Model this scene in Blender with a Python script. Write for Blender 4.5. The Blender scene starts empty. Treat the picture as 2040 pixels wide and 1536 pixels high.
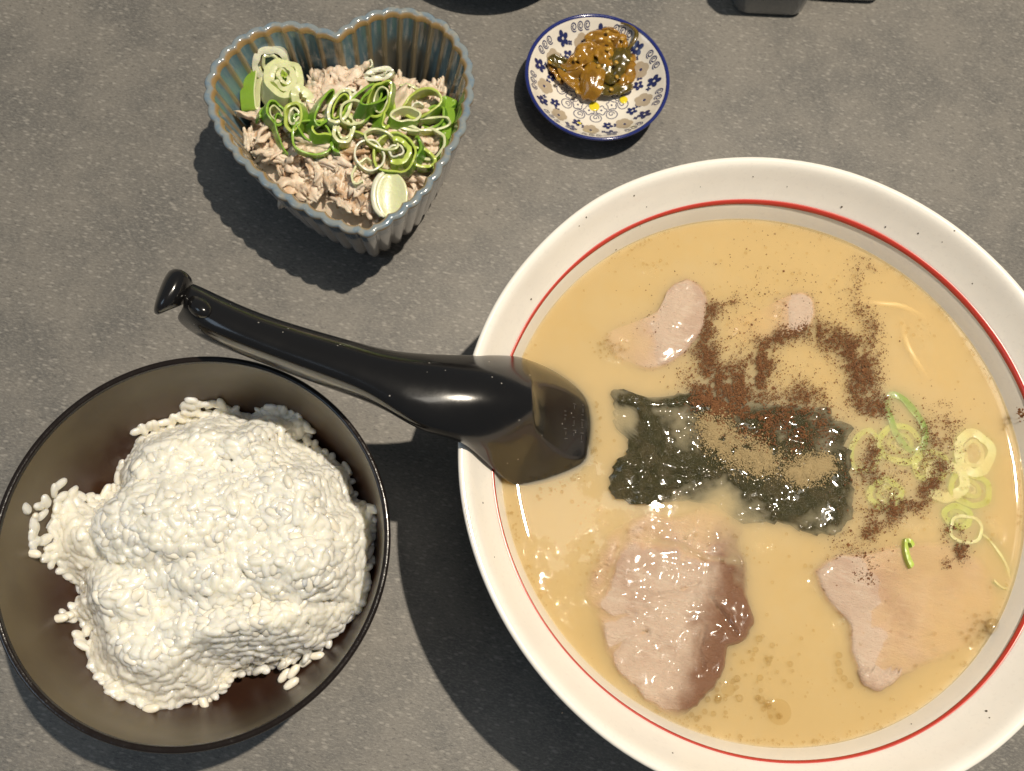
import bpy, math, random
from mathutils import Vector, Matrix, noise, geometry
random.seed(7)
D = bpy.data; SC = bpy.context.scene; COL = SC.collection
R_ = math.radians; PI = math.pi
# ------------------------------------------------------------------ camera
TILT, ROLL, FPX, CAMH = .2813, .244, 1713.56, .37
cR, sR, cT, sT = math.cos(ROLL), math.sin(ROLL), math.cos(TILT), math.sin(TILT)
EX = Vector((cR, cT*sR, 0)).normalized()          # picture-right on the table
EY = Vector((-sR, cT*cR, 0)).normalized()         # picture-up on the table
def at(u, v, z):
    """table-space point at height z seen at photo position (u, v)"""
    x = (u-1020)/FPX; y = -(v-768)/FPX
    x, y = cR*x - sR*y, sR*x + cR*y
    d = Vector((x, y*cT+sT, y*sT-cT)); k = (CAMH-z)/(-d.z)
    return Vector((d.x*k, d.y*k, z))
cam = D.objects.new('camera', D.cameras.new('camera')); COL.objects.link(cam); SC.camera = cam
r_ = Vector((1,0,0)); u_ = Vector((0,cT,sT)); f_ = Vector((0,sT,-cT))
X = cR*r_ + sR*u_; Y = -sR*r_ + cR*u_; Z = -f_
cam.matrix_world = Matrix(((X.x,Y.x,Z.x,0),(X.y,Y.y,Z.y,0),(X.z,Y.z,Z.z,CAMH),(0,0,0,1)))
cam.data.sensor_width = 36; cam.data.lens = FPX/2040*36
cam.data.clip_start = .005; cam.data.clip_end = 50
cam.data.dof.use_dof = True; cam.data.dof.focus_distance = .30; cam.data.dof.aperture_fstop = 20
# ------------------------------------------------------------------ world and lamps
W = D.worlds.new('World'); SC.world = W; W.use_nodes = True
wb = W.node_tree.nodes['Background']; wb.inputs[0].default_value = (.75,.88,1,1); wb.inputs[1].default_value = .11
lp = D.lights.new('ceiling_spotlight', 'POINT'); lp.energy = 116; lp.color = (1,.885,.72); lp.shadow_soft_size = .012
lo = D.objects.new('ceiling_spotlight', lp); COL.objects.link(lo); lo.location = (.345,.400,1.5416)
ar = D.lights.new('window_light', 'AREA'); ar.energy = 1.6; ar.color = (.62,.8,1); ar.size = .5
ao = D.objects.new('window_light', ar); COL.objects.link(ao); ao.location = (-.9,-.45,1.0)
ao.rotation_euler = (Vector((0,0,0))-ao.location).to_track_quat('-Z','Y').to_euler()
pa = D.lights.new('added_sheen_light', 'AREA'); pa.energy = 3; pa.color = (1,.93,.82); pa.shape = 'RECTANGLE'; pa.size = .28; pa.size_y = .7  # soft lamp added for sheen on broth and spoon, no known source
po = D.objects.new('added_sheen_light', pa); COL.objects.link(po); po.location = (.17,.26,2.2); po.rotation_euler = (0,0,R_(-30))
vs = SC.view_settings; vs.view_transform = 'Standard'; vs.look = 'None'; vs.exposure = 0; vs.gamma = 1
cy = SC.cycles
cy.max_bounces = 20; cy.volume_bounces = 14; cy.transmission_bounces = 10; cy.transparent_max_bounces = 16
cy.diffuse_bounces = 7; cy.glossy_bounces = 5; cy.sample_clamp_indirect = 6; cy.use_denoising = True
# ------------------------------------------------------------------ helpers
def link(name, me, parent=None, loc=None):
    o = D.objects.new(name, me); COL.objects.link(o)
    if parent: o.parent = parent
    if loc is not None: o.location = loc
    return o
def wloc(o):
    p = Vector(o.location)
    while o.parent: o = o.parent; p += o.location
    return p
def mesh(name, V, F, mats, parent=None, smooth=True, loc=None, mi=None, sub=0, solid=0, uv=None):
    """one mesh object; V in world space, moved into the parent's space"""
    me = D.meshes.new(name)
    base = Vector(loc) if loc is not None else Vector((0,0,0))
    if parent: base = base + wloc(parent) if loc is None else base
    me.from_pydata([tuple(Vector(v)-base) for v in V], [], F)
    for m in (mats if isinstance(mats, (list,tuple)) else [mats]): me.materials.append(m)
    if smooth: me.polygons.foreach_set('use_smooth', [True]*len(me.polygons))
    if mi: me.polygons.foreach_set('material_index', mi)
    if uv:
        l = me.uv_layers.new(name='UVMap')
        for i, lp_ in enumerate(me.loops): l.data[i].uv = uv[i] if len(uv) == len(me.loops) else uv[lp_.vertex_index]
    me.update()
    o = link(name, me, parent, base if not parent else (base - wloc(parent)))
    if solid:
        s = o.modifiers.new('thickness', 'SOLIDIFY'); s.thickness = solid; s.offset = -1
    if sub:
        s = o.modifiers.new('smooth', 'SUBSURF'); s.levels = sub; s.render_levels = sub
    return o
def tag(o, label=None, cat=None, group=None, kind=None):
    if label: o['label'] = label
    if cat: o['category'] = cat
    if group: o['group'] = group
    if kind: o['kind'] = kind
    return o
def thing(name, label, cat, loc, group=None):
    return tag(link(name, None, None, loc), label, cat, group)
def lathe(profile, c, seg=128, close=False):
    V, F = [], []
    n = len(profile)
    for r, z in profile:
        for k in range(seg):
            a = 2*PI*k/seg; V.append((c[0]+r*math.cos(a), c[1]+r*math.sin(a), z))
    for i in range(n-1):
        for k in range(seg):
            k2 = (k+1) % seg
            F.append((i*seg+k, i*seg+k2, (i+1)*seg+k2, (i+1)*seg+k))
    return V, F
def spline(pts, per=8, closed=False):
    P = [Vector(p) for p in pts]; n = len(P); out = []
    rng = range(n) if closed else range(n-1)
    g = (lambda i: P[i % n]) if closed else (lambda i: P[max(0, min(n-1, i))])
    for i in rng:
        a, b, c, d = g(i-1), g(i), g(i+1), g(i+2)
        for k in range(per):
            t = k/per
            out.append(.5*((2*b)+(c-a)*t+(2*a-5*b+4*c-d)*t*t+(3*b-a-3*c+d)*t**3))
    if not closed: out.append(P[-1].copy())
    return out
def inside(p, poly):
    x, y = p[0], p[1]; c = False; n = len(poly); j = n-1
    for i in range(n):
        if (poly[i][1] > y) != (poly[j][1] > y) and x < (poly[j][0]-poly[i][0])*(y-poly[i][1])/(poly[j][1]-poly[i][1])+poly[i][0]: c = not c
        j = i
    return c
def edge_dist(p, poly):
    best = 9; n = len(poly); p = Vector((p[0],p[1]))
    for i in range(n):
        a = Vector(poly[i][:2]); b = Vector(poly[(i+1) % n][:2]); ab = b-a
        t = max(0, min(1, (p-a).dot(ab)/max(1e-12, ab.length_squared)))
        best = min(best, (p-a-ab*t).length)
    return best
def nz(p, s, o=0): return noise.noise(Vector(p)*s+Vector((o,o*1.7,o*.3)))
# ------------------------------------------------------------------ materials
class Mat:
    def __init__(self, name, color, rough=.5, **kw):
        self.m = D.materials.new(name); self.m.use_nodes = True
        self.t = self.m.node_tree; self.n = self.t.nodes; self.b = self.n['Principled BSDF']
        self.col = None; self.base = tuple(color)+(1,)
        self.b.inputs['Base Color'].default_value = self.base; self.b.inputs['Roughness'].default_value = rough
        for k, v in kw.items():
            k = k.replace('_', ' ')
            self.b.inputs[k].default_value = v
        self.tc = self.n.new('ShaderNodeTexCoord'); self.bump_out = None
    def l(self, a, b): self.t.links.new(a, b)
    def coord(self, scale=(1,1,1), rot=0, kind='Object'):
        mp = self.n.new('ShaderNodeMapping'); mp.inputs['Scale'].default_value = scale; mp.inputs['Rotation'].default_value = (0,0,rot)
        self.l(self.tc.outputs[kind], mp.inputs['Vector']); return mp.outputs[0]
    def noise(self, scale, detail=3, rough=.55, vec=None, dist=0):
        t = self.n.new('ShaderNodeTexNoise'); t.inputs['Scale'].default_value = scale; t.inputs['Detail'].default_value = detail
        t.inputs['Roughness'].default_value = rough; t.inputs['Distortion'].default_value = dist
        self.l(vec or self.tc.outputs['Object'], t.inputs['Vector']); return t.outputs['Fac']
    def voro(self, scale, vec=None, feature='F1', rnd=1):
        t = self.n.new('ShaderNodeTexVoronoi'); t.inputs['Scale'].default_value = scale; t.feature = feature
        t.inputs['Randomness'].default_value = rnd
        self.l(vec or self.tc.outputs['Object'], t.inputs['Vector']); return t
    def ramp(self, f, lo, hi, inv=False):
        r = self.n.new('ShaderNodeMapRange'); r.interpolation_type = 'SMOOTHSTEP'
        r.inputs['From Min'].default_value = lo; r.inputs['From Max'].default_value = hi
        r.inputs['To Min'].default_value = 1 if inv else 0; r.inputs['To Max'].default_value = 0 if inv else 1
        self.l(f, r.inputs['Value']); return r.outputs['Result']
    def math(self, op, a, b):
        r = self.n.new('ShaderNodeMath'); r.operation = op
        for i, v in enumerate((a, b)):
            if isinstance(v, (int, float)): r.inputs[i].default_value = v
            else: self.l(v, r.inputs[i])
        return r.outputs[0]
    def mix(self, fac, color, amount=1):
        """lay another colour over what is there"""
        x = self.n.new('ShaderNodeMix'); x.data_type = 'RGBA'
        if amount != 1: fac = self.math('MULTIPLY', fac, amount)
        self.l(fac, x.inputs['Factor'])
        if self.col is None: x.inputs['A'].default_value = self.base
        else: self.l(self.col, x.inputs['A'])
        x.inputs['B'].default_value = tuple(color)+(1,)
        self.col = x.outputs['Result']; self.l(self.col, self.b.inputs['Base Color']); return self
    def bump(self, h, strength=.3, dist=.001):
        b = self.n.new('ShaderNodeBump'); b.inputs['Strength'].default_value = strength; b.inputs['Distance'].default_value = dist
        self.l(h, b.inputs['Height'])
        if self.bump_out: self.l(self.bump_out, b.inputs['Normal'])
        self.bump_out = b.outputs[0]; self.l(self.bump_out, self.b.inputs['Normal']); return self
    def rough(self, f, lo, hi):
        r = self.n.new('ShaderNodeMapRange'); r.inputs['To Min'].default_value = lo; r.inputs['To Max'].default_value = hi
        self.l(f, r.inputs['Value']); self.l(r.outputs['Result'], self.b.inputs['Roughness']); return self
    def rnd(self):
        o = self.n.new('ShaderNodeObjectInfo'); return o.outputs['Random']
    def sss(self, w, rad, scale):
        self.b.inputs['Subsurface Weight'].default_value = w; self.b.inputs['Subsurface Radius'].default_value = rad
        self.b.inputs['Subsurface Scale'].default_value = scale; return self
# table laminate
t = Mat('stone_laminate', (.183,.171,.152), .46)
v = t.coord((1,2.6,1), -ROLL)
t.mix(t.ramp(t.noise(24, 5, .68), .36, .66), (.118,.114,.107)).mix(t.ramp(t.noise(160, 4, .7, v), .52, .75), (.245,.231,.206), .6)
t.mix(t.ramp(t.noise(560, 4, .75, v), .47, .62), (.27,.255,.228), .6).mix(t.ramp(t.noise(400, 4, .75, v, .6), .54, .68), (.075,.072,.068), .8)
t.mix(t.ramp(t.voro(190, v).outputs['Distance'], .12, .3, True), (.36,.34,.305), .5)
t.bump(t.noise(900, 3, .7, v), .22, .0004).rough(t.noise(90, 3), .38, .56)
M_table = t.m
def glaze_specks(m, scale, thr, color, keep=.5):
    vo = m.voro(scale); sp = m.ramp(vo.outputs['Distance'], thr*.7, thr, True)
    sep = m.n.new('ShaderNodeSeparateColor'); m.l(vo.outputs['Color'], sep.inputs[0])
    return m.mix(m.math('MULTIPLY', sp, m.ramp(sep.outputs[0], keep, keep+.02)), color, .85)
w = Mat('white_glaze', (.87,.835,.77), .13, Coat_Weight=.4, Coat_Roughness=.04)
w.mix(w.ramp(w.noise(60, 4), .4, .7), (.82,.785,.725), .5).mix(w.ramp(w.noise(700, 2, .6), .56, .7), (.76,.725,.67), .3)
glaze_specks(w, 85, .05, (.10,.08,.06), .72); glaze_specks(w, 150, .06, (.30,.27,.22), .8)
w.bump(w.noise(90, 2), .06, .001); M_white = w.m
M_red = Mat('red_line', (.50,.045,.03), .18).m
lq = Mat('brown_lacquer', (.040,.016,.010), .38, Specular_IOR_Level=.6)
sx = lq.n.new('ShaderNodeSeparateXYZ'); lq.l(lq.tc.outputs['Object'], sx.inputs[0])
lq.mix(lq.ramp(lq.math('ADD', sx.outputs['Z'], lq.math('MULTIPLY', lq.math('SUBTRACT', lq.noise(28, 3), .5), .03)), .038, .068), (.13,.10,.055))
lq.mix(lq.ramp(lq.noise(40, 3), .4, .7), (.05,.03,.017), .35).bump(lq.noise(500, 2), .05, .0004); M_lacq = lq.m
lr = Mat('black_lacquer_rim', (.012,.008,.006), .2, Coat_Weight=.3)
lr.bump(lr.noise(420, 3, .7), .3, .0005).rough(lr.noise(300, 2), .08, .34); M_lrim = lr.m
rl = Mat('red_black_lacquer', (.012,.003,.003), .2); M_rlacq = rl.m
ri = Mat('rice', (.90,.86,.75), .3, Coat_Weight=.5, Coat_Roughness=.12)
ri.mix(ri.rnd(), (.89,.84,.715), .6).bump(ri.noise(600, 2), .05, .0003).sss(1, (1,.9,.68), .0040); M_rice = ri.m
gn = Mat('rice_grain', (.87,.835,.735), .3, Coat_Weight=.5, Coat_Roughness=.12)
gn.mix(gn.rnd(), (.85,.815,.71)).sss(.6, (1,.92,.72), .0012); M_grain = gn.m
pl = Mat('black_melamine', (.008,.0075,.0075), .2, IOR=1.52, Specular_IOR_Level=.55, Coat_Weight=.25, Coat_Roughness=.06)
glaze_specks(pl, 330, .10, (.4,.38,.35), .72)
pl.rough(pl.noise(150, 3), .13, .26).bump(pl.noise(800, 2), .04, .0003); M_spoon = pl.m
# heart bowl glazes: UV.x is the flute phase, UV.y the height up the wall
def uvs(m):
    s = m.n.new('ShaderNodeSeparateXYZ'); m.l(m.tc.outputs['UV'], s.inputs[0]); return s.outputs['X'], s.outputs['Y']
h = Mat('blue_glaze_inside', (.115,.20,.255), .16, Coat_Weight=.4, Coat_Roughness=.05)
ux, uy = uvs(h); ph = h.math('FRACT', ux, 0); dd = h.math('ABSOLUTE', h.math('SUBTRACT', ph, .5), 0)
vs_ = h.coord((500,500,22))
h.mix(h.ramp(h.noise(1, 3, .6, vs_), .42, .7), (.18,.26,.30), .7)
h.mix(h.ramp(h.noise(26, 2), .56, .68), (.15,.115,.07), .75)
h.mix(h.ramp(h.math('ADD', dd, h.math('MULTIPLY', h.noise(1, 3, .6, vs_), .16)), .33, .46), (.26,.215,.14))
M_hin = h.m
h = Mat('blue_glaze_rim', (.23,.265,.275), .12, Coat_Weight=.5, Coat_Roughness=.04)
ux, uy = uvs(h); e = h.math('ABSOLUTE', h.math('SUBTRACT', uy, .5), 0)
h.mix(h.ramp(h.noise(220, 4, .7), .45, .62), (.15,.22,.29), .8).mix(h.ramp(h.noise(130, 3, .6), .55, .68), (.36,.33,.26), .7)
h.mix(h.ramp(h.math('ADD', e, h.math('MULTIPLY', h.noise(160, 3), .22)), .24, .42), (.33,.215,.09)); M_hrim = h.m
h = Mat('white_glaze_outside', (.64,.605,.57), .18, Coat_Weight=.4, Coat_Roughness=.06)
ux, uy = uvs(h); ph = h.math('FRACT', ux, 0); dd = h.math('ABSOLUTE', h.math('SUBTRACT', ph, .5), 0)
h.mix(h.ramp(h.noise(90, 3), .4, .7), (.54,.51,.48), .6)
h.mix(h.ramp(h.math('ADD', uy, h.math('MULTIPLY', h.noise(120, 3), .25)), .88, 1.02), (.16,.22,.28)); M_hout = h.m
ch = Mat('chicken', (.74,.605,.47), .38)
ch.mix(ch.ramp(ch.rnd(), .78, .98), (.50,.30,.15), .8).mix(ch.ramp(ch.noise(260, 4), .45, .65), (.82,.70,.57), .7)
ch.mix(ch.ramp(ch.noise(120, 3), .58, .72), (.55,.34,.18), .5)
ch.bump(ch.noise(1, 4, .7, ch.coord((300,1800,1800))), .45, .0005).sss(.25, (1,.5,.3), .0015); M_chick = ch.m
def veg(name, c1, c2, rough=.3, s=.3):
    g = Mat(name, c1, rough, Coat_Weight=.3, Coat_Roughness=.1)
    g.mix(g.rnd(), c2, .75).mix(g.ramp(g.noise(400, 3), .45, .7), tuple(.5*(a+b)*1.15 for a, b in zip(c1, c2)), .5)
    g.bump(g.noise(1, 3, .6, g.coord((900,900,2600))), .35, .0004).sss(s, (.6,1,.25), .0015); return g.m
M_green = veg('scallion_green', (.17,.34,.025), (.30,.48,.06))
M_dgreen = veg('scallion_dark_green', (.075,.20,.016), (.13,.29,.03))
M_lime = veg('scallion_lime', (.42,.55,.08), (.52,.60,.14))
M_pale = veg('scallion_pale', (.60,.64,.34), (.68,.69,.45))
M_wleek = veg('scallion_white', (.74,.74,.60), (.70,.71,.52))
# dish
d_ = Mat('dish_white', (.80,.75,.66), .12, Coat_Weight=.5, Coat_Roughness=.03); M_dish = d_.m
M_cobalt = Mat('cobalt_rim', (.018,.028,.16), .14, Coat_Weight=.5).m
M_navy = Mat('navy_print', (.022,.03,.115), .2, Coat_Weight=.4).m
M_beige = Mat('beige_print', (.45,.37,.27), .2, Coat_Weight=.4).m
def pick(name, c1, c2, tr=.25):
    g = Mat(name, c1, .2, Coat_Weight=.6, Coat_Roughness=.06)
    g.mix(g.ramp(g.noise(220, 4), .42, .66), c2).mix(g.rnd(), tuple(.6*x for x in c1), .5)
    g.bump(g.noise(420, 3), .35, .0007).sss(.4, (1,.7,.12), .002); return g.m
M_amber = pick('pickle_amber', (.37,.19,.018), (.20,.095,.010))
M_olive = pick('pickle_olive', (.10,.075,.012), (.17,.11,.018))
M_seed = Mat('sesame', (.46,.27,.035), .3).m
M_oil = Mat('yellow_oil', (.75,.62,.03), .1, Coat_Weight=.6).m
# pork
p = Mat('pork_slice', (.74,.56,.42), .34, Coat_Weight=.6, Coat_Roughness=.12)
p.l(p.ramp(p.noise(75, 4, .65), .42, .62), p.b.inputs['Coat Weight'])
p.mix(p.ramp(p.noise(70, 4), .42, .68), (.62,.42,.30), .85).mix(p.ramp(p.noise(1, 4, .7, p.coord((90,500,300), .5)), .5, .68), (.80,.65,.51), .6)
at_ = p.n.new('ShaderNodeAttribute'); at_.attribute_name = 'browned'
p.mix(p.ramp(p.math('ADD', at_.outputs['Fac'], p.math('MULTIPLY', p.noise(140, 4), .5)), .55, 1.15), (.23,.095,.04), .92)
p.bump(p.noise(1, 5, .7, p.coord((420,1300,900), .5)), .8, .0010).bump(p.noise(3200, 3, .7), .9, .0005)
cr = p.voro(95, p.coord((1,2.2,1), .6, 'Object'), 'DISTANCE_TO_EDGE')
p.bump(p.ramp(cr.outputs['Distance'], 0, .05), .14, .0008).sss(.15, (1,.5,.35), .0015); M_pork = p.m
n_ = Mat('nori', (.058,.052,.015), .22, Coat_Weight=.8, Coat_Roughness=.07)
n_.mix(n_.ramp(n_.noise(160, 4), .4, .65), (.10,.078,.03), .8)
n_.bump(n_.noise(420, 4, .75), 1, .0026).bump(n_.noise(1500, 3, .7), .8, .0006); M_nori = n_.m
def powder(name, c1, c2):
    g = Mat(name, c1, .75); g.mix(g.noise(900, 2), c2, .9); return g.m
M_brown = powder('brown_spice', (.25,.108,.034), (.15,.058,.018))
M_wet = powder('wet_spice', (.17,.066,.020), (.10,.036,.011))
M_tan = powder('fish_powder', (.42,.32,.165), (.33,.24,.11))
M_noodle = Mat('noodle', (.74,.62,.36), .3).m
# broth: clear glossy skin over a cloudy scattering liquid
b = D.materials.new('broth'); b.use_nodes = True; nt = b.node_tree; nt.nodes.clear()
out = nt.nodes.new('ShaderNodeOutputMaterial'); tr = nt.nodes.new('ShaderNodeBsdfTransparent'); gl = nt.nodes.new('ShaderNodeBsdfGlossy')
gl.inputs['Roughness'].default_value = .025; mx = nt.nodes.new('ShaderNodeMixShader'); fr = nt.nodes.new('ShaderNodeFresnel'); fr.inputs[0].default_value = 1.36
tc = nt.nodes.new('ShaderNodeTexCoord'); bp = None
for sc_, st_, di_ in ((40, .04, .0010), (260, .02, .0002)):
    no = nt.nodes.new('ShaderNodeTexNoise'); no.inputs['Scale'].default_value = sc_; no.inputs['Detail'].default_value = 3
    nt.links.new(tc.outputs['Object'], no.inputs['Vector']); bu = nt.nodes.new('ShaderNodeBump')
    bu.inputs['Strength'].default_value = st_; bu.inputs['Distance'].default_value = di_; nt.links.new(no.outputs['Fac'], bu.inputs['Height'])
    if bp: nt.links.new(bp, bu.inputs['Normal'])
    bp = bu.outputs[0]
mask = None; RCX, RCY = .0975, .0835
def mnode(op, a, b_):
    q_ = nt.nodes.new('ShaderNodeMath'); q_.operation = op
    for i, v_ in enumerate((a, b_)):
        if isinstance(v_, (int, float)): q_.inputs[i].default_value = v_
        else: nt.links.new(v_, q_.inputs[i])
    return q_.outputs[0]
def nnode(sc_, det=3, rg=.6):
    q_ = nt.nodes.new('ShaderNodeTexNoise'); q_.inputs['Scale'].default_value = sc_; q_.inputs['Detail'].default_value = det; q_.inputs['Roughness'].default_value = rg
    nt.links.new(tc.outputs['Object'], q_.inputs['Vector']); return q_.outputs['Fac']
def rnode(f_, lo_, hi_, t0_=0, t1_=1):
    q_ = nt.nodes.new('ShaderNodeMapRange'); q_.interpolation_type = 'SMOOTHSTEP'
    for k_, v_ in (('From Min', lo_), ('From Max', hi_), ('To Min', t0_), ('To Max', t1_)): q_.inputs[k_].default_value = v_
    nt.links.new(f_, q_.inputs['Value']); return q_.outputs['Result']
for cu, cv, cr_ in ((1900,930,105),(1830,1010,70),(1185,1120,75),(1245,1045,75),(1300,530,34),(1222,695,34),(1660,1150,62),(1690,1270,44),(1965,1060,56),(1300,990,64),(1850,660,34),(1960,1270,46),(1190,960,46),(1760,930,60),(1520,1075,40),(1118,1165,46),(1078,1095,40),(1150,1225,34)):
    p_ = at(cu, cv, .0633); q_ = nt.nodes.new('ShaderNodeVectorMath'); q_.operation = 'DISTANCE'
    nt.links.new(tc.outputs['Object'], q_.inputs[0]); q_.inputs[1].default_value = (p_.x-RCX, p_.y-RCY, .0333)
    f_1 = rnode(q_.outputs['Value'], cr_*.35/5600, cr_/5600, 1, 0); mask = f_1 if mask is None else mnode('MAXIMUM', mask, f_1)
mask = mnode('MULTIPLY', mask, rnode(nnode(190, 3), .42, .60))
bu = nt.nodes.new('ShaderNodeBump'); bu.inputs['Strength'].default_value = 1; bu.inputs['Distance'].default_value = .0010
nt.links.new(mnode('MULTIPLY', nnode(620, 3, .65), mask), bu.inputs['Height']); nt.links.new(bp, bu.inputs['Normal']); bp = bu.outputs[0]
rad = nt.nodes.new('ShaderNodeVectorMath'); rad.operation = 'LENGTH'; nt.links.new(tc.outputs['Object'], rad.inputs[0])
film = mnode('ADD', rnode(nnode(17, 4, .6), .40, .66), rnode(rad.outputs['Value'], .060, .102, 0, .55))
film = mnode('MULTIPLY', film, rnode(nnode(240, 3), .30, .62, .7, 1))
fc = nt.nodes.new('ShaderNodeMix'); fc.data_type = 'RGBA'; fc.inputs['A'].default_value = (1,1,1,1); fc.inputs['B'].default_value = (.995,.975,.925,1)
nt.links.new(film, fc.inputs['Factor']); nt.links.new(fc.outputs['Result'], tr.inputs[0])
nt.links.new(bp, gl.inputs['Normal']); nt.links.new(bp, fr.inputs['Normal'])
nt.links.new(fr.outputs[0], mx.inputs[0]); nt.links.new(tr.outputs[0], mx.inputs[1]); nt.links.new(gl.outputs[0], mx.inputs[2])
nt.links.new(mx.outputs[0], out.inputs['Surface'])
pv = nt.nodes.new('ShaderNodeVolumeScatter'); pv.inputs['Color'].default_value = (1,.945,.745,1); pv.inputs['Density'].default_value = 640
ab = nt.nodes.new('ShaderNodeVolumeAbsorption'); ab.inputs['Color'].default_value = (.905,.68,.06,1); ab.inputs['Density'].default_value = 180
ad = nt.nodes.new('ShaderNodeAddShader'); nt.links.new(pv.outputs[0], ad.inputs[0]); nt.links.new(ab.outputs[0], ad.inputs[1])
nt.links.new(ad.outputs[0], out.inputs['Volume']); M_broth = b
def glass(name, color, ior=1.5, rough=0):
    m = Mat(name, color, rough); m.b.inputs['Transmission Weight'].default_value = 1; m.b.inputs['IOR'].default_value = ior; return m.m
gz = D.materials.new('clear_glass'); gz.use_nodes = True; q = gz.node_tree; q.nodes.clear()
o_ = q.nodes.new('ShaderNodeOutputMaterial'); t1 = q.nodes.new('ShaderNodeBsdfTransparent'); t1.inputs[0].default_value = (.93,.95,.96,1)
g1 = q.nodes.new('ShaderNodeBsdfGlossy'); g1.inputs['Roughness'].default_value = .06; m1 = q.nodes.new('ShaderNodeMixShader'); f1 = q.nodes.new('ShaderNodeFresnel'); f1.inputs[0].default_value = 1.55
q.links.new(f1.outputs[0], m1.inputs[0]); q.links.new(t1.outputs[0], m1.inputs[1]); q.links.new(g1.outputs[0], m1.inputs[2]); d1 = q.nodes.new('ShaderNodeBsdfDiffuse'); d1.inputs[0].default_value = (.55,.57,.58,1); m2 = q.nodes.new('ShaderNodeMixShader'); m2.inputs[0].default_value = .3  # grey diffuse share brightens the glass in place of reflections
q.links.new(m1.outputs[0], m2.inputs[1]); q.links.new(d1.outputs[0], m2.inputs[2]); q.links.new(m2.outputs[0], o_.inputs[0]); M_glass = gz
bb = D.materials.new('bubble_film'); bb.use_nodes = True; q = bb.node_tree; q.nodes.clear()
o_ = q.nodes.new('ShaderNodeOutputMaterial'); t1 = q.nodes.new('ShaderNodeBsdfTransparent'); t1.inputs[0].default_value = (.975,.95,.89,1)
g1 = q.nodes.new('ShaderNodeBsdfGlossy'); g1.inputs['Roughness'].default_value = .05; m1 = q.nodes.new('ShaderNodeMixShader'); f1 = q.nodes.new('ShaderNodeFresnel'); f1.inputs[0].default_value = 1.45
q.links.new(f1.outputs[0], m1.inputs[0]); q.links.new(t1.outputs[0], m1.inputs[1]); q.links.new(g1.outputs[0], m1.inputs[2]); q.links.new(m1.outputs[0], o_.inputs[0]); M_bub = bb

# ------------------------------------------------------------------ table
tb = mesh('tabletop', [(-1.1,-.9,0),(1.1,-.9,0),(1.1,1.1,0),(-1.1,1.1,0),(-1.1,-.9,-.03),(1.1,-.9,-.03),(1.1,1.1,-.03),(-1.1,1.1,-.03)],
          [(0,1,2,3),(7,6,5,4),(4,5,1,0),(5,6,2,1),(6,7,3,2),(7,4,0,3)], M_table, smooth=False)
tag(tb, kind='structure')

# ------------------------------------------------------------------ ramen bowl
RC = (.0975, .0835); ZS = .0633
prof_in = [(.1112,.0860),(.1095,.0846),(.1062,.0796),(.1036,.0760),(.1012,.0729),(.0995,.0690),(.0978,.0640),(.0955,.0570),(.0910,.0470),(.083,.035),(.070,.0235),(.052,.0155),(.03,.012),(.001,.011)]
prof_out = [(.001,.004),(.036,.004),(.038,.0),(.043,.0),(.045,.003),(.0455,.010),(.060,.016),(.078,.028),(.090,.042),(.097,.056),(.1025,.069),(.1075,.0775),(.1122,.0830),(.1134,.0850),(.1128,.0862)]
V, F = lathe([tuple(q_) for q_ in spline([(r,z,0) for r, z in prof_out+prof_in], 4) for q_ in [(q_.x, q_.y)]], RC, 192)
V = [(x+.0003*nz((x,y,z), 25, 3), y+.0003*nz((x,y,z), 25, 9), z) for x, y, z in V]
ramen = thing('ramen_bowl', 'large white speckled ceramic ramen bowl with a thin red line inside its rim', 'bowl', (RC[0],RC[1],0))
mesh('body', V, F, M_white, ramen)
def zin(r):     # inner wall radius -> z
    for (r0,z0),(r1,z1) in zip(prof_in, prof_in[1:]):
        if r1 <= r <= r0: return z0+(z1-z0)*(r-r0)/(r1-r0)
    return prof_in[0][1]
ringp = []
V, F = [], []; S = 256
for k in range(S):
    a = 2*PI*k/S; wd = .00060+.00020*math.cos(a-1.0)+.00012*noise.noise((math.cos(a)*4, math.sin(a)*4, 0))
    rc = .1013+.0002*noise.noise((math.cos(a)*2, math.sin(a)*2, 5))
    for s_, up in ((-1,-.0003),(-.85,.0004),(.85,.0004),(1,-.0003)):
        r = rc+wd*s_*.85; V.append((RC[0]+r*math.cos(a)-up*math.cos(a)*.7, RC[1]+r*math.sin(a)-up*math.sin(a)*.7, zin(r)+up*.7))
for k in range(S):
    for j in range(3): F.append((k*4+j, ((k+1)%S)*4+j, ((k+1)%S)*4+j+1, k*4+j+1))
mesh('red_line', V, F, M_red, ramen)
VV, FF = [], []
for u, v, r in ((1677,412,3.2),(1764,452,2.8),(1829,465,2.6),(1877,482,1.8),(1901,460,3),(1948,487,2.4),(1076,521,2.6),(1168,433,2.6),(1227,497,3.2),(1263,390,2.8),(1288,412,2),(1058,596,3.4),(962,1002,2.4),(1012,1028,2.6),(1816,1443,2.6),(1965,1417,4),(1971,1430,2.4),(1500,352,2),(1395,372,1.8),(1568,372,1.6),(1937,565,2.2),(1275,450,1.8),(1120,1420,2),(985,1110,1.6),(1340,1500,2),(1700,350,1.6)):
    z = .075
    for _ in range(14): p_ = at(u, v, z); z = .6*z+.4*zin(min(.1112, math.hypot(p_.x-RC[0], p_.y-RC[1])))
    c = at(u, v, z); rr_ = r*.8/5700; b_ = len(VV); nn = Vector((RC[0]-c.x, RC[1]-c.y, 0)).normalized()*.7+Vector((0,0,.7)); nn.normalize(); t1_ = nn.orthogonal().normalized(); t2_ = nn.cross(t1_)
    VV.append(c+nn*.00022); VV += [c+nn*.00006+(t1_*math.cos(a)+t2_*math.sin(a))*rr_*random.uniform(.7,1.1) for a in [2*PI*k/8 for k in range(8)]]; FF += [(b_, b_+1+k, b_+1+(k+1)%8) for k in range(8)]
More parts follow.
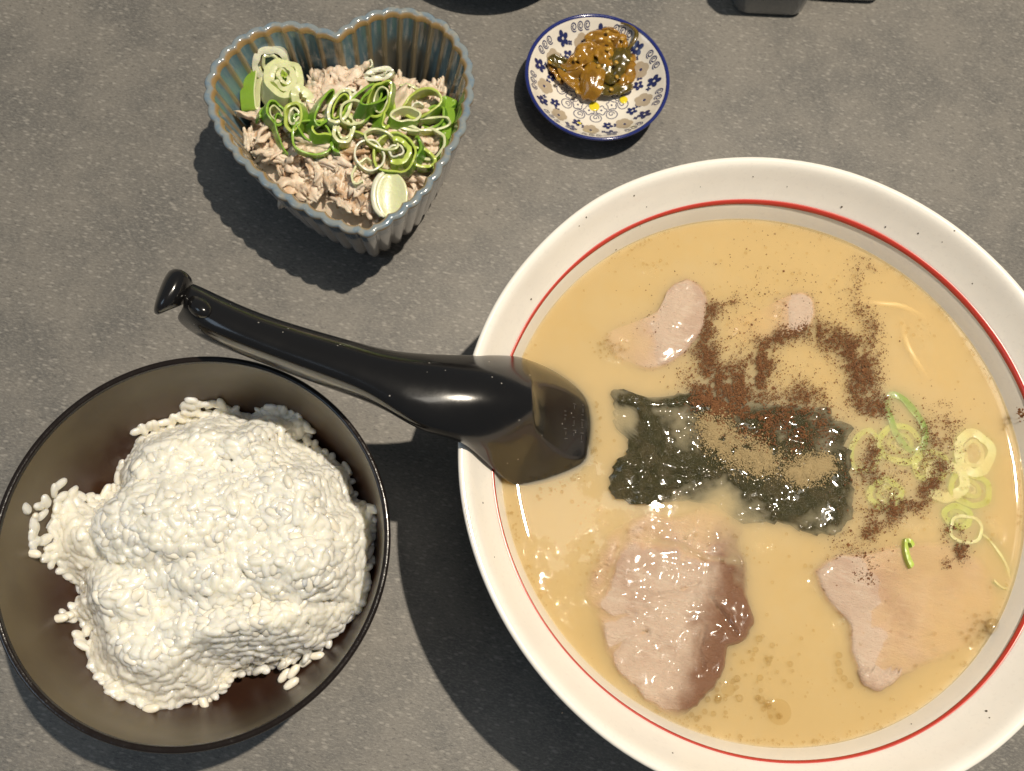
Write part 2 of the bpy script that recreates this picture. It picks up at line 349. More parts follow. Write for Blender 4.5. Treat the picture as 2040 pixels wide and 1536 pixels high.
mesh('iron_specks', VV, FF, Mat('iron_speck', (.07,.055,.04), .3).m, ramen)['kind'] = 'stuff'
# ------------------------------------------------------------------ pork slices (outlines at the broth surface)
def outline(px, z, per=6): return [at(u, v, z) for u, v in [tuple(q_)[:2] for q_ in spline([(u, v, 0) for u, v in px], per, True)]]
def slice_mesh(name, px, zf, thick, label, mat, cat='meat', rag=.0012, seed=0, browned=None, group=None, ring_n=14, names=None):
    """a slab with an uneven outline whose top follows zf(u, v)"""
    pts = [tuple(q_)[:2] for q_ in spline([(u, v, 0) for u, v in px], 8, True)]
    n = len(pts); cu = sum(p_[0] for p_ in pts)/n; cv = sum(p_[1] for p_ in pts)/n
    rim = []
    for i, (u, v) in enumerate(pts):
        p_ = at(u, v, ZS); k = 1+ (noise.noise(Vector((p_.x*160+seed, p_.y*160, 1)))+.6*noise.noise(Vector((p_.x*420, p_.y*420+seed, 4))))*rag*28
        rim.append((cu+(u-cu)*k, cv+(v-cv)*k))
    V, F, B = [], [], []
    for j in range(ring_n+1):
        s_ = j/ring_n
        for i in range(n):
            u = cu+(rim[i][0]-cu)*s_; v = cv+(rim[i][1]-cv)*s_
            z = zf(u, v)-(thick*.35*max(0,(s_-.93)/.07)**2); V.append(at(u, v, z)); B.append(browned(u, v) if browned else 0)
    m = len(V)
    for i in range(n):
        q_ = V[ring_n*n+i]; V.append((q_.x, q_.y, q_.z-thick)); B.append(B[ring_n*n+i])
    for j in range(ring_n):
        for i in range(n): F.append((j*n+i, (j+1)*n+i, (j+1)*n+(i+1)%n, j*n+(i+1)%n))
    for i in range(n): F.append((ring_n*n+i, m+i, m+(i+1)%n, ring_n*n+(i+1)%n))
    c = at(cu, cv, 0); c.z = ZS-.004
    o = mesh(name, V, F, mat, loc=c)
    if browned:
        a = o.data.attributes.new('browned', 'FLOAT', 'POINT'); a.data.foreach_set('value', B)
    return tag(o, label, cat, group or ('pork slices in the ramen' if name == 'pork_slice' else None))
def lin(a, b, t): return a+(b-a)*max(0, min(1, t))
def rough_top(u, v, amp, s): return amp*noise.noise(Vector((u*s, v*s, 2)))+.45*amp*noise.noise(Vector((u*s*3.1, v*s*3.1, 8)))
CUTS = [((1246,1052),(1225,1120),(1200,1180)),((1412,1190),(1440,1225),(1466,1262)),((1290,1075),(1350,1085),(1400,1110),(1470,1118)),((1215,1300),(1250,1270),(1290,1258)),((1400,1330),(1392,1290),(1404,1250)),((1300,1190),(1345,1182),(1390,1160)),((1180,1215),(1222,1232),(1262,1222))]
def pork_cuts(u, v):
    d = 0
    for c_ in CUTS:
        for (x0_, y0_), (x1_, y1_) in zip(c_, c_[1:]):
            dx, dy = x1_-x0_, y1_-y0_; t_ = max(0, min(1, ((u-x0_)*dx+(v-y0_)*dy)/(dx*dx+dy*dy)))
            d = max(d, math.exp(-((u-x0_-dx*t_)**2+(v-y0_-dy*t_)**2)/36))
    return .0011*d
bigpx = [(1290,1022),(1345,1026),(1400,1012),(1452,1026),(1482,1050),(1474,1078),(1488,1130),(1490,1190),(1500,1240),(1478,1280),(1452,1292),(1440,1340),(1408,1385),(1352,1430),(1300,1405),(1240,1350),(1205,1295),(1192,1240),(1166,1190),(1178,1130),(1205,1075),(1250,1040)]
slice_mesh('pork_slice', bigpx, lambda u, v: ZS+lin(.0014, -.0022, ((u-1330)*.25-(v-1230)*.95-40)/240)+lin(0,-.0017,(1262-u)/80)*(1 if v < 1250 else .5)-.0007*max(0,(((u-1335)/165)**2+((v-1225)/210)**2)-.5)+rough_top(u, v, .0011, .02)-pork_cuts(u, v), .005,
    'large browned pork slice standing proud of the broth at lower left of the ramen bowl', M_pork, seed=1,
    browned=lambda u, v: max(0, min(1, (u+.30*(v-1200)-1330)/130)), ring_n=44)
slice_mesh('pork_slice', [(1625,1140),(1668,1108),(1740,1096),(1830,1080),(1910,1088),(1962,1128),(1985,1190),(1960,1262),(1880,1310),(1800,1345),(1752,1378),(1716,1352),(1694,1300),(1690,1245),(1650,1200)],
    lambda u, v: ZS+lin(.0006, -.0013, (u-1690+ (v-1230)*-.15)/190)+rough_top(u, v, .0006, .02)+ (.0012 if v > 1335 else 0), .004,
    'pale pork slice sunk in the broth at lower right, left edge breaking the surface', M_pork, seed=5)
slice_mesh('pork_slice', [(1335,572),(1372,556),(1402,574),(1408,615),(1392,668),(1350,716),(1290,738),(1232,716),(1205,690),(1212,662),(1262,642),(1305,622),(1322,596)],
    lambda u, v: ZS+lin(-.0013, .0008, (u-1250)/90)+rough_top(u, v, .0005, .03), .004,
    'pale pork slice folded up through the broth, at upper left of the ramen bowl', M_pork, seed=9)
slice_mesh('pork_slice', [(1560,592),(1600,582),(1622,602),(1616,648),(1570,672),(1500,690),(1440,668),(1450,640),(1510,618)],
    lambda u, v: ZS+lin(-.0030, .0003, (u-1500)/80)+rough_top(u, v, .0005, .03), .004,
    'small pale pork tip showing through the broth above the arc of brown spice', M_pork, seed=12)
# ------------------------------------------------------------------ nori sheet
norpx = [(1226,778),(1300,792),(1380,776),(1460,800),(1560,808),(1640,818),(1684,850),(1690,930),(1704,1000),(1672,1056),(1610,1064),(1560,1042),(1470,1036),(1420,1006),(1340,1000),(1290,1006),(1216,984),(1222,930),(1252,900),(1228,840)]
def noriz(u, v):
    z = ZS+.0003+rough_top(u, v, .0011, .018)+.0006*noise.noise(Vector((u*.08, v*.08, 3)))
    z -= .0004*lin(0, 1, (1420-u)/60)
    ridge = max(math.exp(-((u-1288-12*math.sin(v*.03))/15)**2), .9*math.exp(-((v-925-.10*(u-1300))/17)**2)*lin(1, 0, (u-1430)/60), .7*math.exp(-((v-800)/12)**2)*lin(1, 0, (u-1350)/60), .8*math.exp(-((v-975+.2*(u-1260))/14)**2)*lin(1, 0, (u-1330)/60))
    z += .0021*ridge*lin(0, 1, (1470-u)/60)*(.7+.6*abs(noise.noise(Vector((u*.05, v*.05, 6)))))
    for cu, cv, r, dp in ((1440,992,52,.0028),(1570,880,30,.0008),(1240,840,40,.0010)):
        z -= dp*math.exp(-((u-cu)**2+(v-cv)**2)/(r*r)*1.6)
    for cu, cv, r, dp in ((1500,900,110,.0011),(1610,960,80,.0011),(1272,935,85,.0024)):
        z += dp*math.exp(-((u-cu)**2+(v-cv)**2)/(r*r)*1.6)
    return z-.0011*math.exp(-edge_dist((u, v), norpx)/12)
slice_mesh('nori_sheet', norpx, noriz, .0004, 'wet dark seaweed sheet wrinkled across the middle of the ramen broth', M_nori, 'seaweed', rag=.0030, seed=20, ring_n=40)
# ------------------------------------------------------------------ scallion rings
def ring_part(name, c, a, b, rot, h, th, parent, mats, tilt=(0,0), arc=(0,1), seg=30, seed=0, wob=.15):
    """an uneven sliced tube: outer skin is slot 0, cut flesh is slot 1"""
    V, F, MI = [], [], []; full = arc[1]-arc[0] >= .999
    n = seg if full else seg+1
    M3 = Matrix.Rotation(tilt[0], 3, 'X') @ Matrix.Rotation(tilt[1], 3, 'Y')
    prof = ((.08,0),(0,.5),(.08,1),(.5,1.03),(.94,1),(1,.5),(.94,0),(.5,-.03))   # (inward, up)
    for k in range(n):
        t_ = arc[0]+(arc[1]-arc[0])*k/seg; an = 2*PI*t_
        wv = 1+wob*noise.noise(Vector((math.cos(an)*1.3+seed*3.1, math.sin(an)*1.3, seed)))
        zz = .25*h*noise.noise(Vector((math.cos(an)*1.1, math.sin(an)*1.1, seed+9)))
        for i_, u in prof:
            w_ = th*(.8+.4*abs(noise.noise(Vector((an, seed, 2)))))*i_
            x = (a*wv-w_)*math.cos(an); y = (b*wv-w_)*math.sin(an); z = h*(u-.5)+zz
            x, y = x*math.cos(rot)-y*math.sin(rot), x*math.sin(rot)+y*math.cos(rot)
            q_ = M3 @ Vector((x, y, z)); V.append(Vector(c)+EX*q_.x+EY*q_.y+Vector((0,0,q_.z)))
    for k in range(n if full else n-1):
        k2 = (k+1) % n
        for j in range(8):
            F.append((k*8+j, k2*8+j, k2*8+(j+1)%8, k*8+(j+1)%8)); MI.append(0 if j in (0,1) else 1)
    if not full:
        F.append(tuple(range(8))); MI.append(1); F.append(tuple(reversed(range((n-1)*8, n*8)))); MI.append(1)
    o = mesh(name, V, F, mats, parent, mi=MI); o.data.set_sharp_from_angle(angle=R_(38)); return o
PXM = 1/4650.
def scallion(u, v, z, layers, label, group='sliced scallions on the food', cat='scallion', hk=1, tk=1):
    c = at(u, v, z); root = thing('scallion_slice', label, cat, c, group)
    for i, L in enumerate(layers):
        a, b_, rot, h_, th, mats = L[:6]; kw = L[6] if len(L) > 6 else {}
        off = kw.pop('off', (0,0,0)) if kw else (0,0,0)
        ring_part('layer', c+EX*off[0]*PXM+EY*off[1]*PXM+Vector((0,0,off[2])), a*PXM, b_*PXM, R_(rot), h_*hk, th*tk, root, mats, seed=int(u+v*3+i*7) % 97, **kw)
    return root
G, DG, LM, PA, WH = M_green, M_dgreen, M_lime, M_pale, M_wleek
# in the ramen, half sunk
sg = None
scallion(1800,845,ZS-.0030,[(34,62,18,.004,.0022,(DG,G))],'green scallion ring sunk in the broth right of the spice arc', tk=1.6)
scallion(1935,905,ZS-.0029,[(38,46,-20,.004,.0030,(LM,PA)),(20,26,-10,.003,.0012,(LM,PA))],'pale lime scallion slice lying in the broth near the right rim', tk=1.6)
scallion(1815,1110,ZS+.0001,[(12,34,8,.003,.0022,(LM,LM),{'arc':(.1,.6)})],'bright lime scallion sliver floating on the sunken pork slice')
scallion(1975,1120,ZS-.0019,[(22,48,22,.003,.0012,(G,PA),{'arc':(.6,1.2)})],'thin green scallion curl at the right edge of the sunken pork slice')
scallion(1920,1055,ZS-.0022,[(32,26,10,.003,.0010,(G,PA))],'thin green scallion ring above the right edge of the sunken pork slice', tk=1.6)
scallion(1880,960,ZS-.0030,[(44,38,30,.004,.0034,(LM,PA))],'faint pale scallion ring below the surface beside the right brown spice streak', tk=1.6)
scallion(1720,900,ZS-.0028,[(30,44,-30,.003,.0018,(G,LM))],'faint pale scallion ring against the right edge of the seaweed', tk=1.6)
for u, v, r, rot, lab in ((1792,885,44,10,'pale green scallion slice hazy under the broth, between the spice arc and the right streak'),(1852,930,36,40,'pale scallion slice under the broth touching the upper end of the right spice streak'),(1930,975,40,-20,'pale scallion slice under the broth near the right rim, below the lime slice'),(1762,985,34,20,'pale scallion slice under the broth right of the seaweed corner'),(1905,1030,28,0,'small pale scallion slice under the broth at the lower right streak')):
    scallion(u, v, ZS-.0022, [(r, r*.86, rot, .002, .0030, (G, LM)), (r*.55, r*.45, rot, .0016, .0022, (LM, LM), {'off': (1,1,-.0003)}), (r*.26, r*.22, rot, .0014, .0010, (LM, PA), {'off': (2,0,-.0004)})], lab)
# ------------------------------------------------------------------ noodles
def tube(path, r, n=8, flat=1.):
    V, F = [], []
    for i, p_ in enumerate(path):
        d = (path[min(i+1, len(path)-1)]-path[max(i-1, 0)]).normalized()
        s_ = d.cross(Vector((0,0,1))); s_ = s_.normalized() if s_.length > 1e-6 else Vector((1,0,0)); t_ = s_.cross(d)
        rr = r[i] if isinstance(r, (list,tuple)) else r
        for k in range(n):
            a = 2*PI*k/n; V.append(p_+s_*rr*math.cos(a)+t_*rr*flat*math.sin(a))
    for i in range(len(path)-1):
        for k in range(n): F.append((i*n+k, i*n+(k+1)%n, (i+1)*n+(k+1)%n, (i+1)*n+k))
    F.append(tuple(reversed(range(n)))); F.append(tuple(range((len(path)-1)*n, len(path)*n)))
    return V, F
nd = thing('ramen_noodles', 'two pale noodle strands barely showing through the broth at upper right', 'noodles', at(1790,650,ZS-.004))
for pts in ([(1700,600),(1760,606),(1800,612),(1850,640)],[(1796,640),(1804,680),(1822,716),(1850,760)]):
    zz = [-.0035,-.0012,-.0012,-.004]
    V, F = tube(spline([at(u, v, ZS-.0006+z_) for (u, v), z_ in zip(pts, zz)], 6), .0011); mesh('strand', V, F, M_noodle, nd)
# ------------------------------------------------------------------ broth
V, F = [], []; S = 240; rr = [0]+[.097*(i/58)**.62 for i in range(1, 59)]
RMX = .0979
radii = [RMX*(1-(1-i/60)**1.7) for i in range(1, 61)]
pork_poly = [q_ for q_ in outline(bigpx, ZS, 2)]
def surf(x, y, r):
    z = ZS + .0017*math.exp(-(RMX-r)/.0036)
    d = edge_dist((x, y), pork_poly); ins = inside((x, y), pork_poly)
    z += .00018*math.exp(-d/.003)
    z += .00012*noise.noise(Vector((x*55, y*55, 1)))
    return z
V.append((RC[0],RC[1],ZS))
for r in radii:
    for k in range(S):
        a = 2*PI*k/S; x, y = RC[0]+r*math.cos(a), RC[1]+r*math.sin(a); V.append((x, y, surf(x, y, r)))
for k in range(S): F.append((0, 1+k, 1+(k+1)%S))
for i in range(59):
    for k in range(S): F.append((1+i*S+k, 1+(i+1)*S+k, 1+(i+1)*S+(k+1)%S, 1+i*S+(k+1)%S))
o0 = 1+59*S; base = len(V)
low = [(.0976,.0620),(.0960,.0567),(.0926,.0490),(.0880,.0410)]
for r, z in low:
    for k in range(S): a = 2*PI*k/S; V.append((RC[0]+r*math.cos(a), RC[1]+r*math.sin(a), z))
pr = o0
for i in range(len(low)):
    nx = base+i*S
    for k in range(S): F.append((pr+k, nx+k, nx+(k+1)%S, pr+(k+1)%S))
    pr = nx
F.append(tuple(pr+k for k in reversed(range(S))))
br = mesh('broth', V, F, M_broth, loc=(RC[0],RC[1],.03))
tag(br, 'cloudy golden pork bone broth filling the big white bowl', 'soup')
# ------------------------------------------------------------------ spice powder and fish powder
OCT = [(1,0,0),(-1,0,0),(0,1,0),(0,-1,0),(0,0,1),(0,0,-1)]
OF = [(0,2,4),(2,1,4),(1,3,4),(3,0,4),(2,0,5),(1,2,5),(3,1,5),(0,3,5)]
def specks(name, gen, n, smin, smax, mat, zoff, label, cat):
    V, F = [], []
    for _ in range(n):
        uv_ = gen()
        if not uv_: continue
        u, v = uv_; c = at(u, v, ZS)
        if (Vector((c.x,c.y))-Vector(RC)).length > .0965: continue
        z = ZS+zoff
        if inside((u, v), norpx): z = max(z, noriz(u, v)+.0003)
        c.z = z+random.uniform(-.0001,.00025)
        if mat is M_brown and z < ZS+.0003 and random.random() < .5: c.z = ZS-random.uniform(.0001,.0012)
        s_ = smin+(smax-smin)*random.random()**2.2*(1 if random.random() > .012 else 2.2); b_ = len(V)
        rt = Matrix.Rotation(random.uniform(0,6.28), 3, 'Z') @ Matrix.Rotation(random.uniform(0,6.28), 3, 'X')
        for q_ in OCT:
            w_ = rt @ Vector(q_); V.append(c+Vector((w_.x,w_.y,w_.z*.55))*s_*random.uniform(.6,1.3))
        F += [tuple(b_+i for i in f) for f in OF]
    MI = [0 if int(i/8*7919) % 10 < 6 else 1 for i in range(len(F))] if mat is M_brown else None
    o = mesh(name, V, F, [M_brown, M_wet] if MI else mat, smooth=False, loc=at(1500,800,ZS), mi=MI); tag(o, label, cat, kind='stuff'); return o
PATH = [  # brush strokes of the sprinkled spice: (u, v, radius, weight)
 [(1470,600,16,.5),(1420,612,14,1),(1412,640,22,1),(1405,690,26,1.2),(1420,740,40,1.5),(1405,780,44,1.6),(1450,800,55,1.7),(1440,840,44,1.2)],
 [(1420,770,60,1.4),(1500,770,40,1.4),(1520,700,26,1.4),(1560,668,20,1.4),(1600,650,18,1.2),(1650,668,30,1.6),(1700,700,34,2),(1725,745,34,2),(1712,790,34,1.8),(1760,820,24,1)],
 [(1510,690,24,1.4),(1520,720,24,1.6),(1500,760,22,1)],[(1480,830,60,1.2),(1560,830,60,.9),(1640,850,50,.8)],
 [(1600,760,24,.8),(1585,790,16,.7),(1640,780,22,.4)],
 [(1735,540,14,.5),(1715,520,30,.2),(1700,570,18,.25),(1720,620,26,.35),(1745,655,18,.8),(1745,720,20,.4)],
 [(1860,830,60,.2),(1880,920,22,.8),(1862,960,18,1.2),(1830,1000,26,1),(1770,1020,26,1.1),(1740,1050,22,1),(1720,1075,14,.7)],
 [(1700,940,26,.7),(1740,960,22,.6),(1745,880,20,.7),(1740,920,30,.4)],
 [(1890,1050,18,.6),(1915,1090,20,1.4),(1895,1125,16,1.2)],[(1725,1160,16,.6),(1700,1090,60,.15),(1900,830,50,.2)],
 [(1400,620,110,.03),(1500,560,120,.015),(1700,660,90,.06),(1330,640,90,.01),(1800,960,90,.12)]]
segs = []
for P_ in PATH:
    for a, b_ in zip(P_, P_[1:]): segs.append((a, b_, (math.hypot(a[0]-b_[0], a[1]-b_[1])+20)*(a[2]+b_[2])*(a[3]+b_[3])))
tot = [0]
for s_ in segs: tot.append(tot[-1]+s_[2])
import bisect
def gen_spice():
    x = random.random()*tot[-1]; a, b_, _ = segs[min(len(segs)-1, bisect.bisect(tot, x)-1)]
    t_ = random.random(); r = a[2]+(b_[2]-a[2])*t_
    u = a[0]+(b_[0]-a[0])*t_+random.gauss(0, r*.52); v = a[1]+(b_[1]-a[1])*t_+random.gauss(0, r*.52)
    k = noise.noise(Vector((u*.035, v*.035, 5)))+.7*noise.noise(Vector((u*.11, v*.11, 1)))
    if k < random.uniform(-.5, .35): return None
    return u, v
specks('spice_powder', gen_spice, 80000, .00010, .00042, M_brown, .0002, 'reddish brown spice powder sprinkled in arcs over the broth and seaweed', 'spice')
FB = [(1420,850,26),(1440,880,30),(1480,905,36),(1520,920,30),(1610,935,28),(1640,925,20),(1590,945,22)]
def gen_fish():
    a = random.choice(FB); u = random.gauss(a[0], a[2]*.62); v = random.gauss(a[1], a[2]*.5)
    if noise.noise(Vector((u*.06, v*.06, 8))) < random.uniform(-.6,.1): return None
    return u, v
specks('fish_powder', gen_fish, 21000, .00014, .00042, M_tan, .0006, 'pale tan fish powder heaped on the seaweed', 'powder')
sp_rim = []
V, F = [], []
for _ in range(120):
    u, v = random.gauss(2022,14), random.gauss(826,9); c = at(u, v, .068); r = (Vector((c.x,c.y))-Vector(RC)).length
    z = zin(min(r,.11)); c = at(u, v, z+.0002); s_ = random.uniform(.0002,.0006); b_ = len(V)
    V += [c+Vector(q_)*s_ for q_ in OCT]; F += [tuple(b_+i for i in f) for f in OF]
tag(mesh('spice_powder', V, F, M_brown, smooth=False, loc=at(2022,826,.068)), 'smear of brown spice stuck to the bowl wall at the right edge', 'spice', kind='stuff')
# bubbles
def dome(c, r, hgt, seg=16, rings=6):
    V, F = [], []
    for i in range(rings):
        a = (PI/2)*i/(rings-.0); rr_ = r*math.cos(a)
        for k in range(seg): V.append((c.x+rr_*math.cos(2*PI*k/seg), c.y+rr_*math.sin(2*PI*k/seg), c.z+hgt*math.sin(a)))
    V.append((c.x, c.y, c.z+hgt)); t_ = len(V)-1
    for i in range(rings-1):
        for k in range(seg): F.append((i*seg+k, i*seg+(k+1)%seg, (i+1)*seg+(k+1)%seg, (i+1)*seg+k))
    for k in range(seg): F.append(((rings-1)*seg+k, (rings-1)*seg+(k+1)%seg, t_))
    return V, F
VV, FF = [], []
for cu, cv, su, sv, n_b in ((1300,530,20,8,26),(1222,695,14,14,26),(1835,660,22,18,30),(1905,945,26,34,60),(1840,1015,40,22,60),(1770,960,36,40,50),(1965,1010,10,46,40),(1180,1130,16,24,40),(1160,1060,34,26,30),(1240,1050,30,26,30),(1430,1060,36,22,22),(1660,1150,26,26,46),(1690,1250,12,40,26),(1480,1110,14,24,20),(1700,1000,18,46,40),(1600,1250,260,170,90),(1500,900,330,330,520),(1560,520,200,50,160),(1300,1330,200,90,160),(1700,1400,160,60,120)):
    for _ in range(n_b):
        u, v = random.gauss(cu, su), random.gauss(cv, sv); r = .7+3.6*random.random()**3
        c = at(u, v, ZS+.0001)
        if (Vector((c.x,c.y))-Vector(RC)).length > .0955 or inside((u, v), norpx): continue
        v_, f_2 = dome(c, r/5600, r/5600*.5, 8, 3); b_ = len(VV); VV += v_; FF += [tuple(b_+i for i in f) for f in f_2]
for _ in range(520):   # fine foam where the broth meets the wall
    a = random.uniform(0, 2*PI); rr_ = .0972-abs(random.gauss(0, .0011)); c = Vector((RC[0]+rr_*math.cos(a), RC[1]+rr_*math.sin(a), 0)); c.z = surf(c.x, c.y, rr_)
    if noise.noise(Vector((math.cos(a)*4, math.sin(a)*4, 2))) < -.1: continue
    v_, f_2 = dome(c, random.uniform(.00015,.0006), .0003, 8, 3); b_ = len(VV); VV += v_; FF += [tuple(b_+i for i in f) for f in f_2]
tag(mesh('oil_beads', VV, FF, M_bub, loc=at(1500,900,ZS)), 'scattered tiny beads of oil glinting on the broth', 'oil', kind='stuff')
VV, FF = [], []
bl = [(1672,1305,6),(1670,1321,6),(1673,1337,6),(1682,1351,6),(1694,1365,6)]
for _ in range(70):   # froth where the spoon meets the broth
    t_ = random.random()
    if t_ < .6: u = lin(1062,1168,random.random()); v = 980-(u-1062)*.42+abs(random.gauss(0,11))
    else: u = 1186+abs(random.gauss(0,9)); v = random.uniform(800,925); u -= (v-850)*.15*(v > 850)
    bl.append((u, v, .8+3.4*random.random()**2))
for _ in range(70): bl.append((random.gauss(1962,22), random.gauss(1268,22), random.uniform(1.5,5)))
for _ in range(60): bl.append((random.gauss(1215,16), random.gauss(694,12), random.uniform(1.2,3)))
for _ in range(90):
    t_ = random.random(); bl.append((1500+random.gauss(0,60)-t_*60, 1270+t_*170+random.gauss(0,30), random.uniform(2,7)))
for u, v, r in bl:
    if inside((u, v), bigpx): continue
    v_, f_2 = dome(at(u, v, ZS+.0001), r/5600, r/5600*.75, 12, 4); b_ = len(VV); VV += v_; FF += [tuple(b_+i for i in f) for f in f_2]
tag(mesh('froth_bubbles', VV, FF, M_bub, loc=at(1500,1200,ZS)), 'tiny froth bubbles along the spoon and pork edges in the broth', 'bubbles', kind='stuff')
for u, v, r, lab in ((1980,1252,20,'largest clear bubble on the broth at the right wall of the ramen bowl'),(1552,1418,24,'broad flat oil ring on the broth below the gap between the pork slices'),(1450,1372,14,'small flat oil ring close to the lower right edge of the browned pork slice')):
    v_, f_2 = dome(at(u, v, ZS+.0001), r/5600, r/5600*(.6 if u > 1900 else .07), 28, 7); tag(mesh('bubble', v_, f_2, M_bub, loc=at(u, v, ZS)), lab, 'bubble')
# ------------------------------------------------------------------ spoon (upside down, back up)
sp = thing('ramen_spoon', 'glossy black ladle-style soup spoon lying face down across the bowl rim into the broth', 'spoon', at(760,760,.09))
# each row: upper edge, upper wall, upper shoulder, ridge, lower shoulder, lower wall, lower edge   (u, v, z)
rows = [
 [(368,556,.092),(366,560,.0945),(366,566,.0975),(362,590,.100),(360,612,.0975),(352,624,.092),(344,640,.083)],
 [(402,569,.091),(400,574,.094),(400,581,.098),(396,615,.1015),(392,652,.098),(390,662,.091),(388,670,.082)],
 [(440,588,.090),(439,593,.094),(438,601,.099),(432,636,.1025),(424,668,.099),(424,679,.091),(424,689,.081)],
 [(520,623,.089),(518,629,.094),(516,637,.099),(506,668,.102),(494,697,.099),(494,706,.091),(496,716,.080)],
 [(610,651,.088),(607,657,.094),(604,665,.099),(592,700,.102),(578,728,.099),(578,739,.091),(580,749,.080)],
 [(690,673,.088),(687,679,.094),(684,687,.100),(672,727,.103),(657,756,.100),(657,768,.092),(660,779,.081)],
 [(757,692,.088),(754,698,.094),(752,710,.101),(738,752,.1032),(722,780,.101),(722,791,.093),(726,801,.083)],
 [(812,700,.088),(810,708,.094),(808,722,.101),(792,768,.1034),(774,808,.102),(774,820,.096),(790,830,.087)],
 [(870,703,.0875),(870,712,.094),(868,732,.1005),(856,782,.1034),(836,845,.101),(838,860,.096),(846,866,.088)],
 [(925,704,.086),(928,718,.093),(928,742,.100),(920,796,.1030),(900,862,.0985),(898,872,.094),(908,874,.088)],
 [(975,703,.082),(984,720,.090),(988,748,.0975),(985,804,.1014),(968,880,.093),(958,898,.088),(950,908,.084)],
 [(1022,704,.076),(1034,724,.085),(1040,754,.0925),(1042,802,.0975),(1030,880,.087),(1010,918,.078),(990,946,.074)],
 [(1040,708,.0735),(1052,728,.083),(1060,759,.0895),(1060,800,.0955),(1068,866,.083),(1040,924,.072),(1014,966,.066)],
 [(1056,714,.070),(1066,731,.080),(1073,763,.0855),(1068,810,.0862),(1083,876,.0795),(1058,932,.069),(1034,974,.0622)],
 [(1090,728,.0615),(1096,738,.073),(1102,766,.0783),(1108,822,.0775),(1112,903,.0725),(1094,942,.066),(1080,970,.0600)],
 [(1130,753,.0600),(1130,758,.068),(1134,778,.0712),(1144,838,.0700),(1140,918,.0672),(1132,938,.063),(1126,956,.0590)],
 [(1160,778,.0600),(1158,782,.0640),(1160,796,.0660),(1170,848,.0648),(1162,914,.0645),(1162,930,.0620),(1160,944,.0585)],
 [(1176,798,.0590),(1174,803,.0615),(1176,813,.0625),(1183,852,.0625),(1174,908,.0622),(1176,922,.060),(1174,934,.0570)],
 [(1182,806,.0560),(1182,811,.0570),(1184,820,.0575),(1190,852,.0575),(1181,905,.0575),(1180,918,.057),(1178,928,.0550)]]
V, F = [], []
for r in rows: V += [at(*q_) for q_ in r]
for i in range(len(rows)-1):
    for j in range(6): F.append((i*7+j, i*7+j+1, (i+1)*7+j+1, (i+1)*7+j))
so = mesh('spoon_body', V, F, M_spoon, sp, sub=3, solid=.0018)
ce = so.data.attributes.new('crease_edge', 'FLOAT', 'EDGE'); want = set()
for j in (1,2,3,4): want.add((12*7+j, 12*7+j+1))
for i in range(12, 17): want.add((i*7+2, (i+1)*7+2)); want.add((i*7+4, (i+1)*7+4))
ce.data.foreach_set('value', [1. if tuple(sorted(e_.vertices)) in want else 0 for e_ in so.data.edges])
# hooked tab at the handle end
def blob(sections):
    """loft closed sections given as lists of (u, v, z)"""
    V, F = [], []; n = len(sections[0])
    for s_ in sections: V += [at(*q_) for q_ in s_]
    for i in range(len(sections)-1):
        for k in range(n): F.append((i*n+k, (i+1)*n+k, (i+1)*n+(k+1)%n, i*n+(k+1)%n))
    F.append(tuple(range(n))); F.append(tuple(reversed(range((len(sections)-1)*n, len(sections)*n))))
    return V, F
V, F = blob([
 [(332,536,.094),(312,584,.094),(300,626,.093),(312,636,.090),(332,602,.089),(344,542,.089)],
 [(338,526,.101),(316,578,.102),(302,622,.101),(318,632,.096),(346,602,.093),(362,540,.093)],
 [(356,526,.1035),(338,576,.1045),(318,616,.103),(334,624,.098),(362,598,.095),(378,546,.095)],
 [(374,540,.1015),(362,577,.1025),(350,606,.101),(362,612,.097),(376,592,.094),(384,556,.094)],
 [(384,556,.097),(376,582,.098),(366,604,.097),(374,606,.094),(384,592,.092),(390,566,.092)]])
mesh('handle_tab', V, F, M_spoon, sp, sub=2)
V, F = blob([[(372+9*i+6*math.cos(a)*0, 604+i*3-24*k_*math.cos(a), .0985+.0050*k_*math.sin(a)) for a in [2*PI*q_/10 for q_ in range(10)]] for i, k_ in ((0,.35),(1,.85),(2.5,1),(4.2,.95),(5.4,.6),(6,.2))])
mesh('handle_knuckle', V, F, M_spoon, sp, sub=1)
# moulded marks on the foot: worn raised strokes
bpy.context.view_layer.update()
dg = bpy.context.evaluated_depsgraph_get(); ev = so.evaluated_get(dg); VV, FF = [], []; lo_ = wloc(so)
for row in range(3):
    for k in range(9):
        u = 1126+row*17+random.uniform(-2,2); v = 800+k*9+random.uniform(-2,2)+row*4
        if random.random() < .25: continue
        p_ = at(u, v, .08); eye = Vector((0,0,CAMH)); hit, hp, hn, _ = ev.ray_cast(eye-lo_, (p_-eye).normalized())
        if not hit: continue
        hp = hp+lo_; ax = (EX-hn*EX.dot(hn)).normalized(); ay = hn.cross(ax)
        if k % 3 == 1: ax, ay = ay, ax
        L_ = random.uniform(.0004,.0009); b_ = len(VV)
        VV += [hp+ax*sx_*L_+ay*sy_*.00011+hn*.00005 for sx_, sy_ in ((-1,-1),(1,-1),(1,1),(-1,1))]+[hp+ax*sx_*L_+ay*sy_*.00013-hn*.0002 for sx_, sy_ in ((-1,-1),(1,-1),(1,1),(-1,1))]
        FF += [tuple(b_+i for i in f) for f in ((0,1,2,3),(4,5,1,0),(5,6,2,1),(6,7,3,2),(7,4,0,3))]
M_mark = Mat('worn_plastic', (.085,.08,.076), .35).m
mk = mesh('moulded_marks', VV, FF, M_mark, sp, smooth=False)
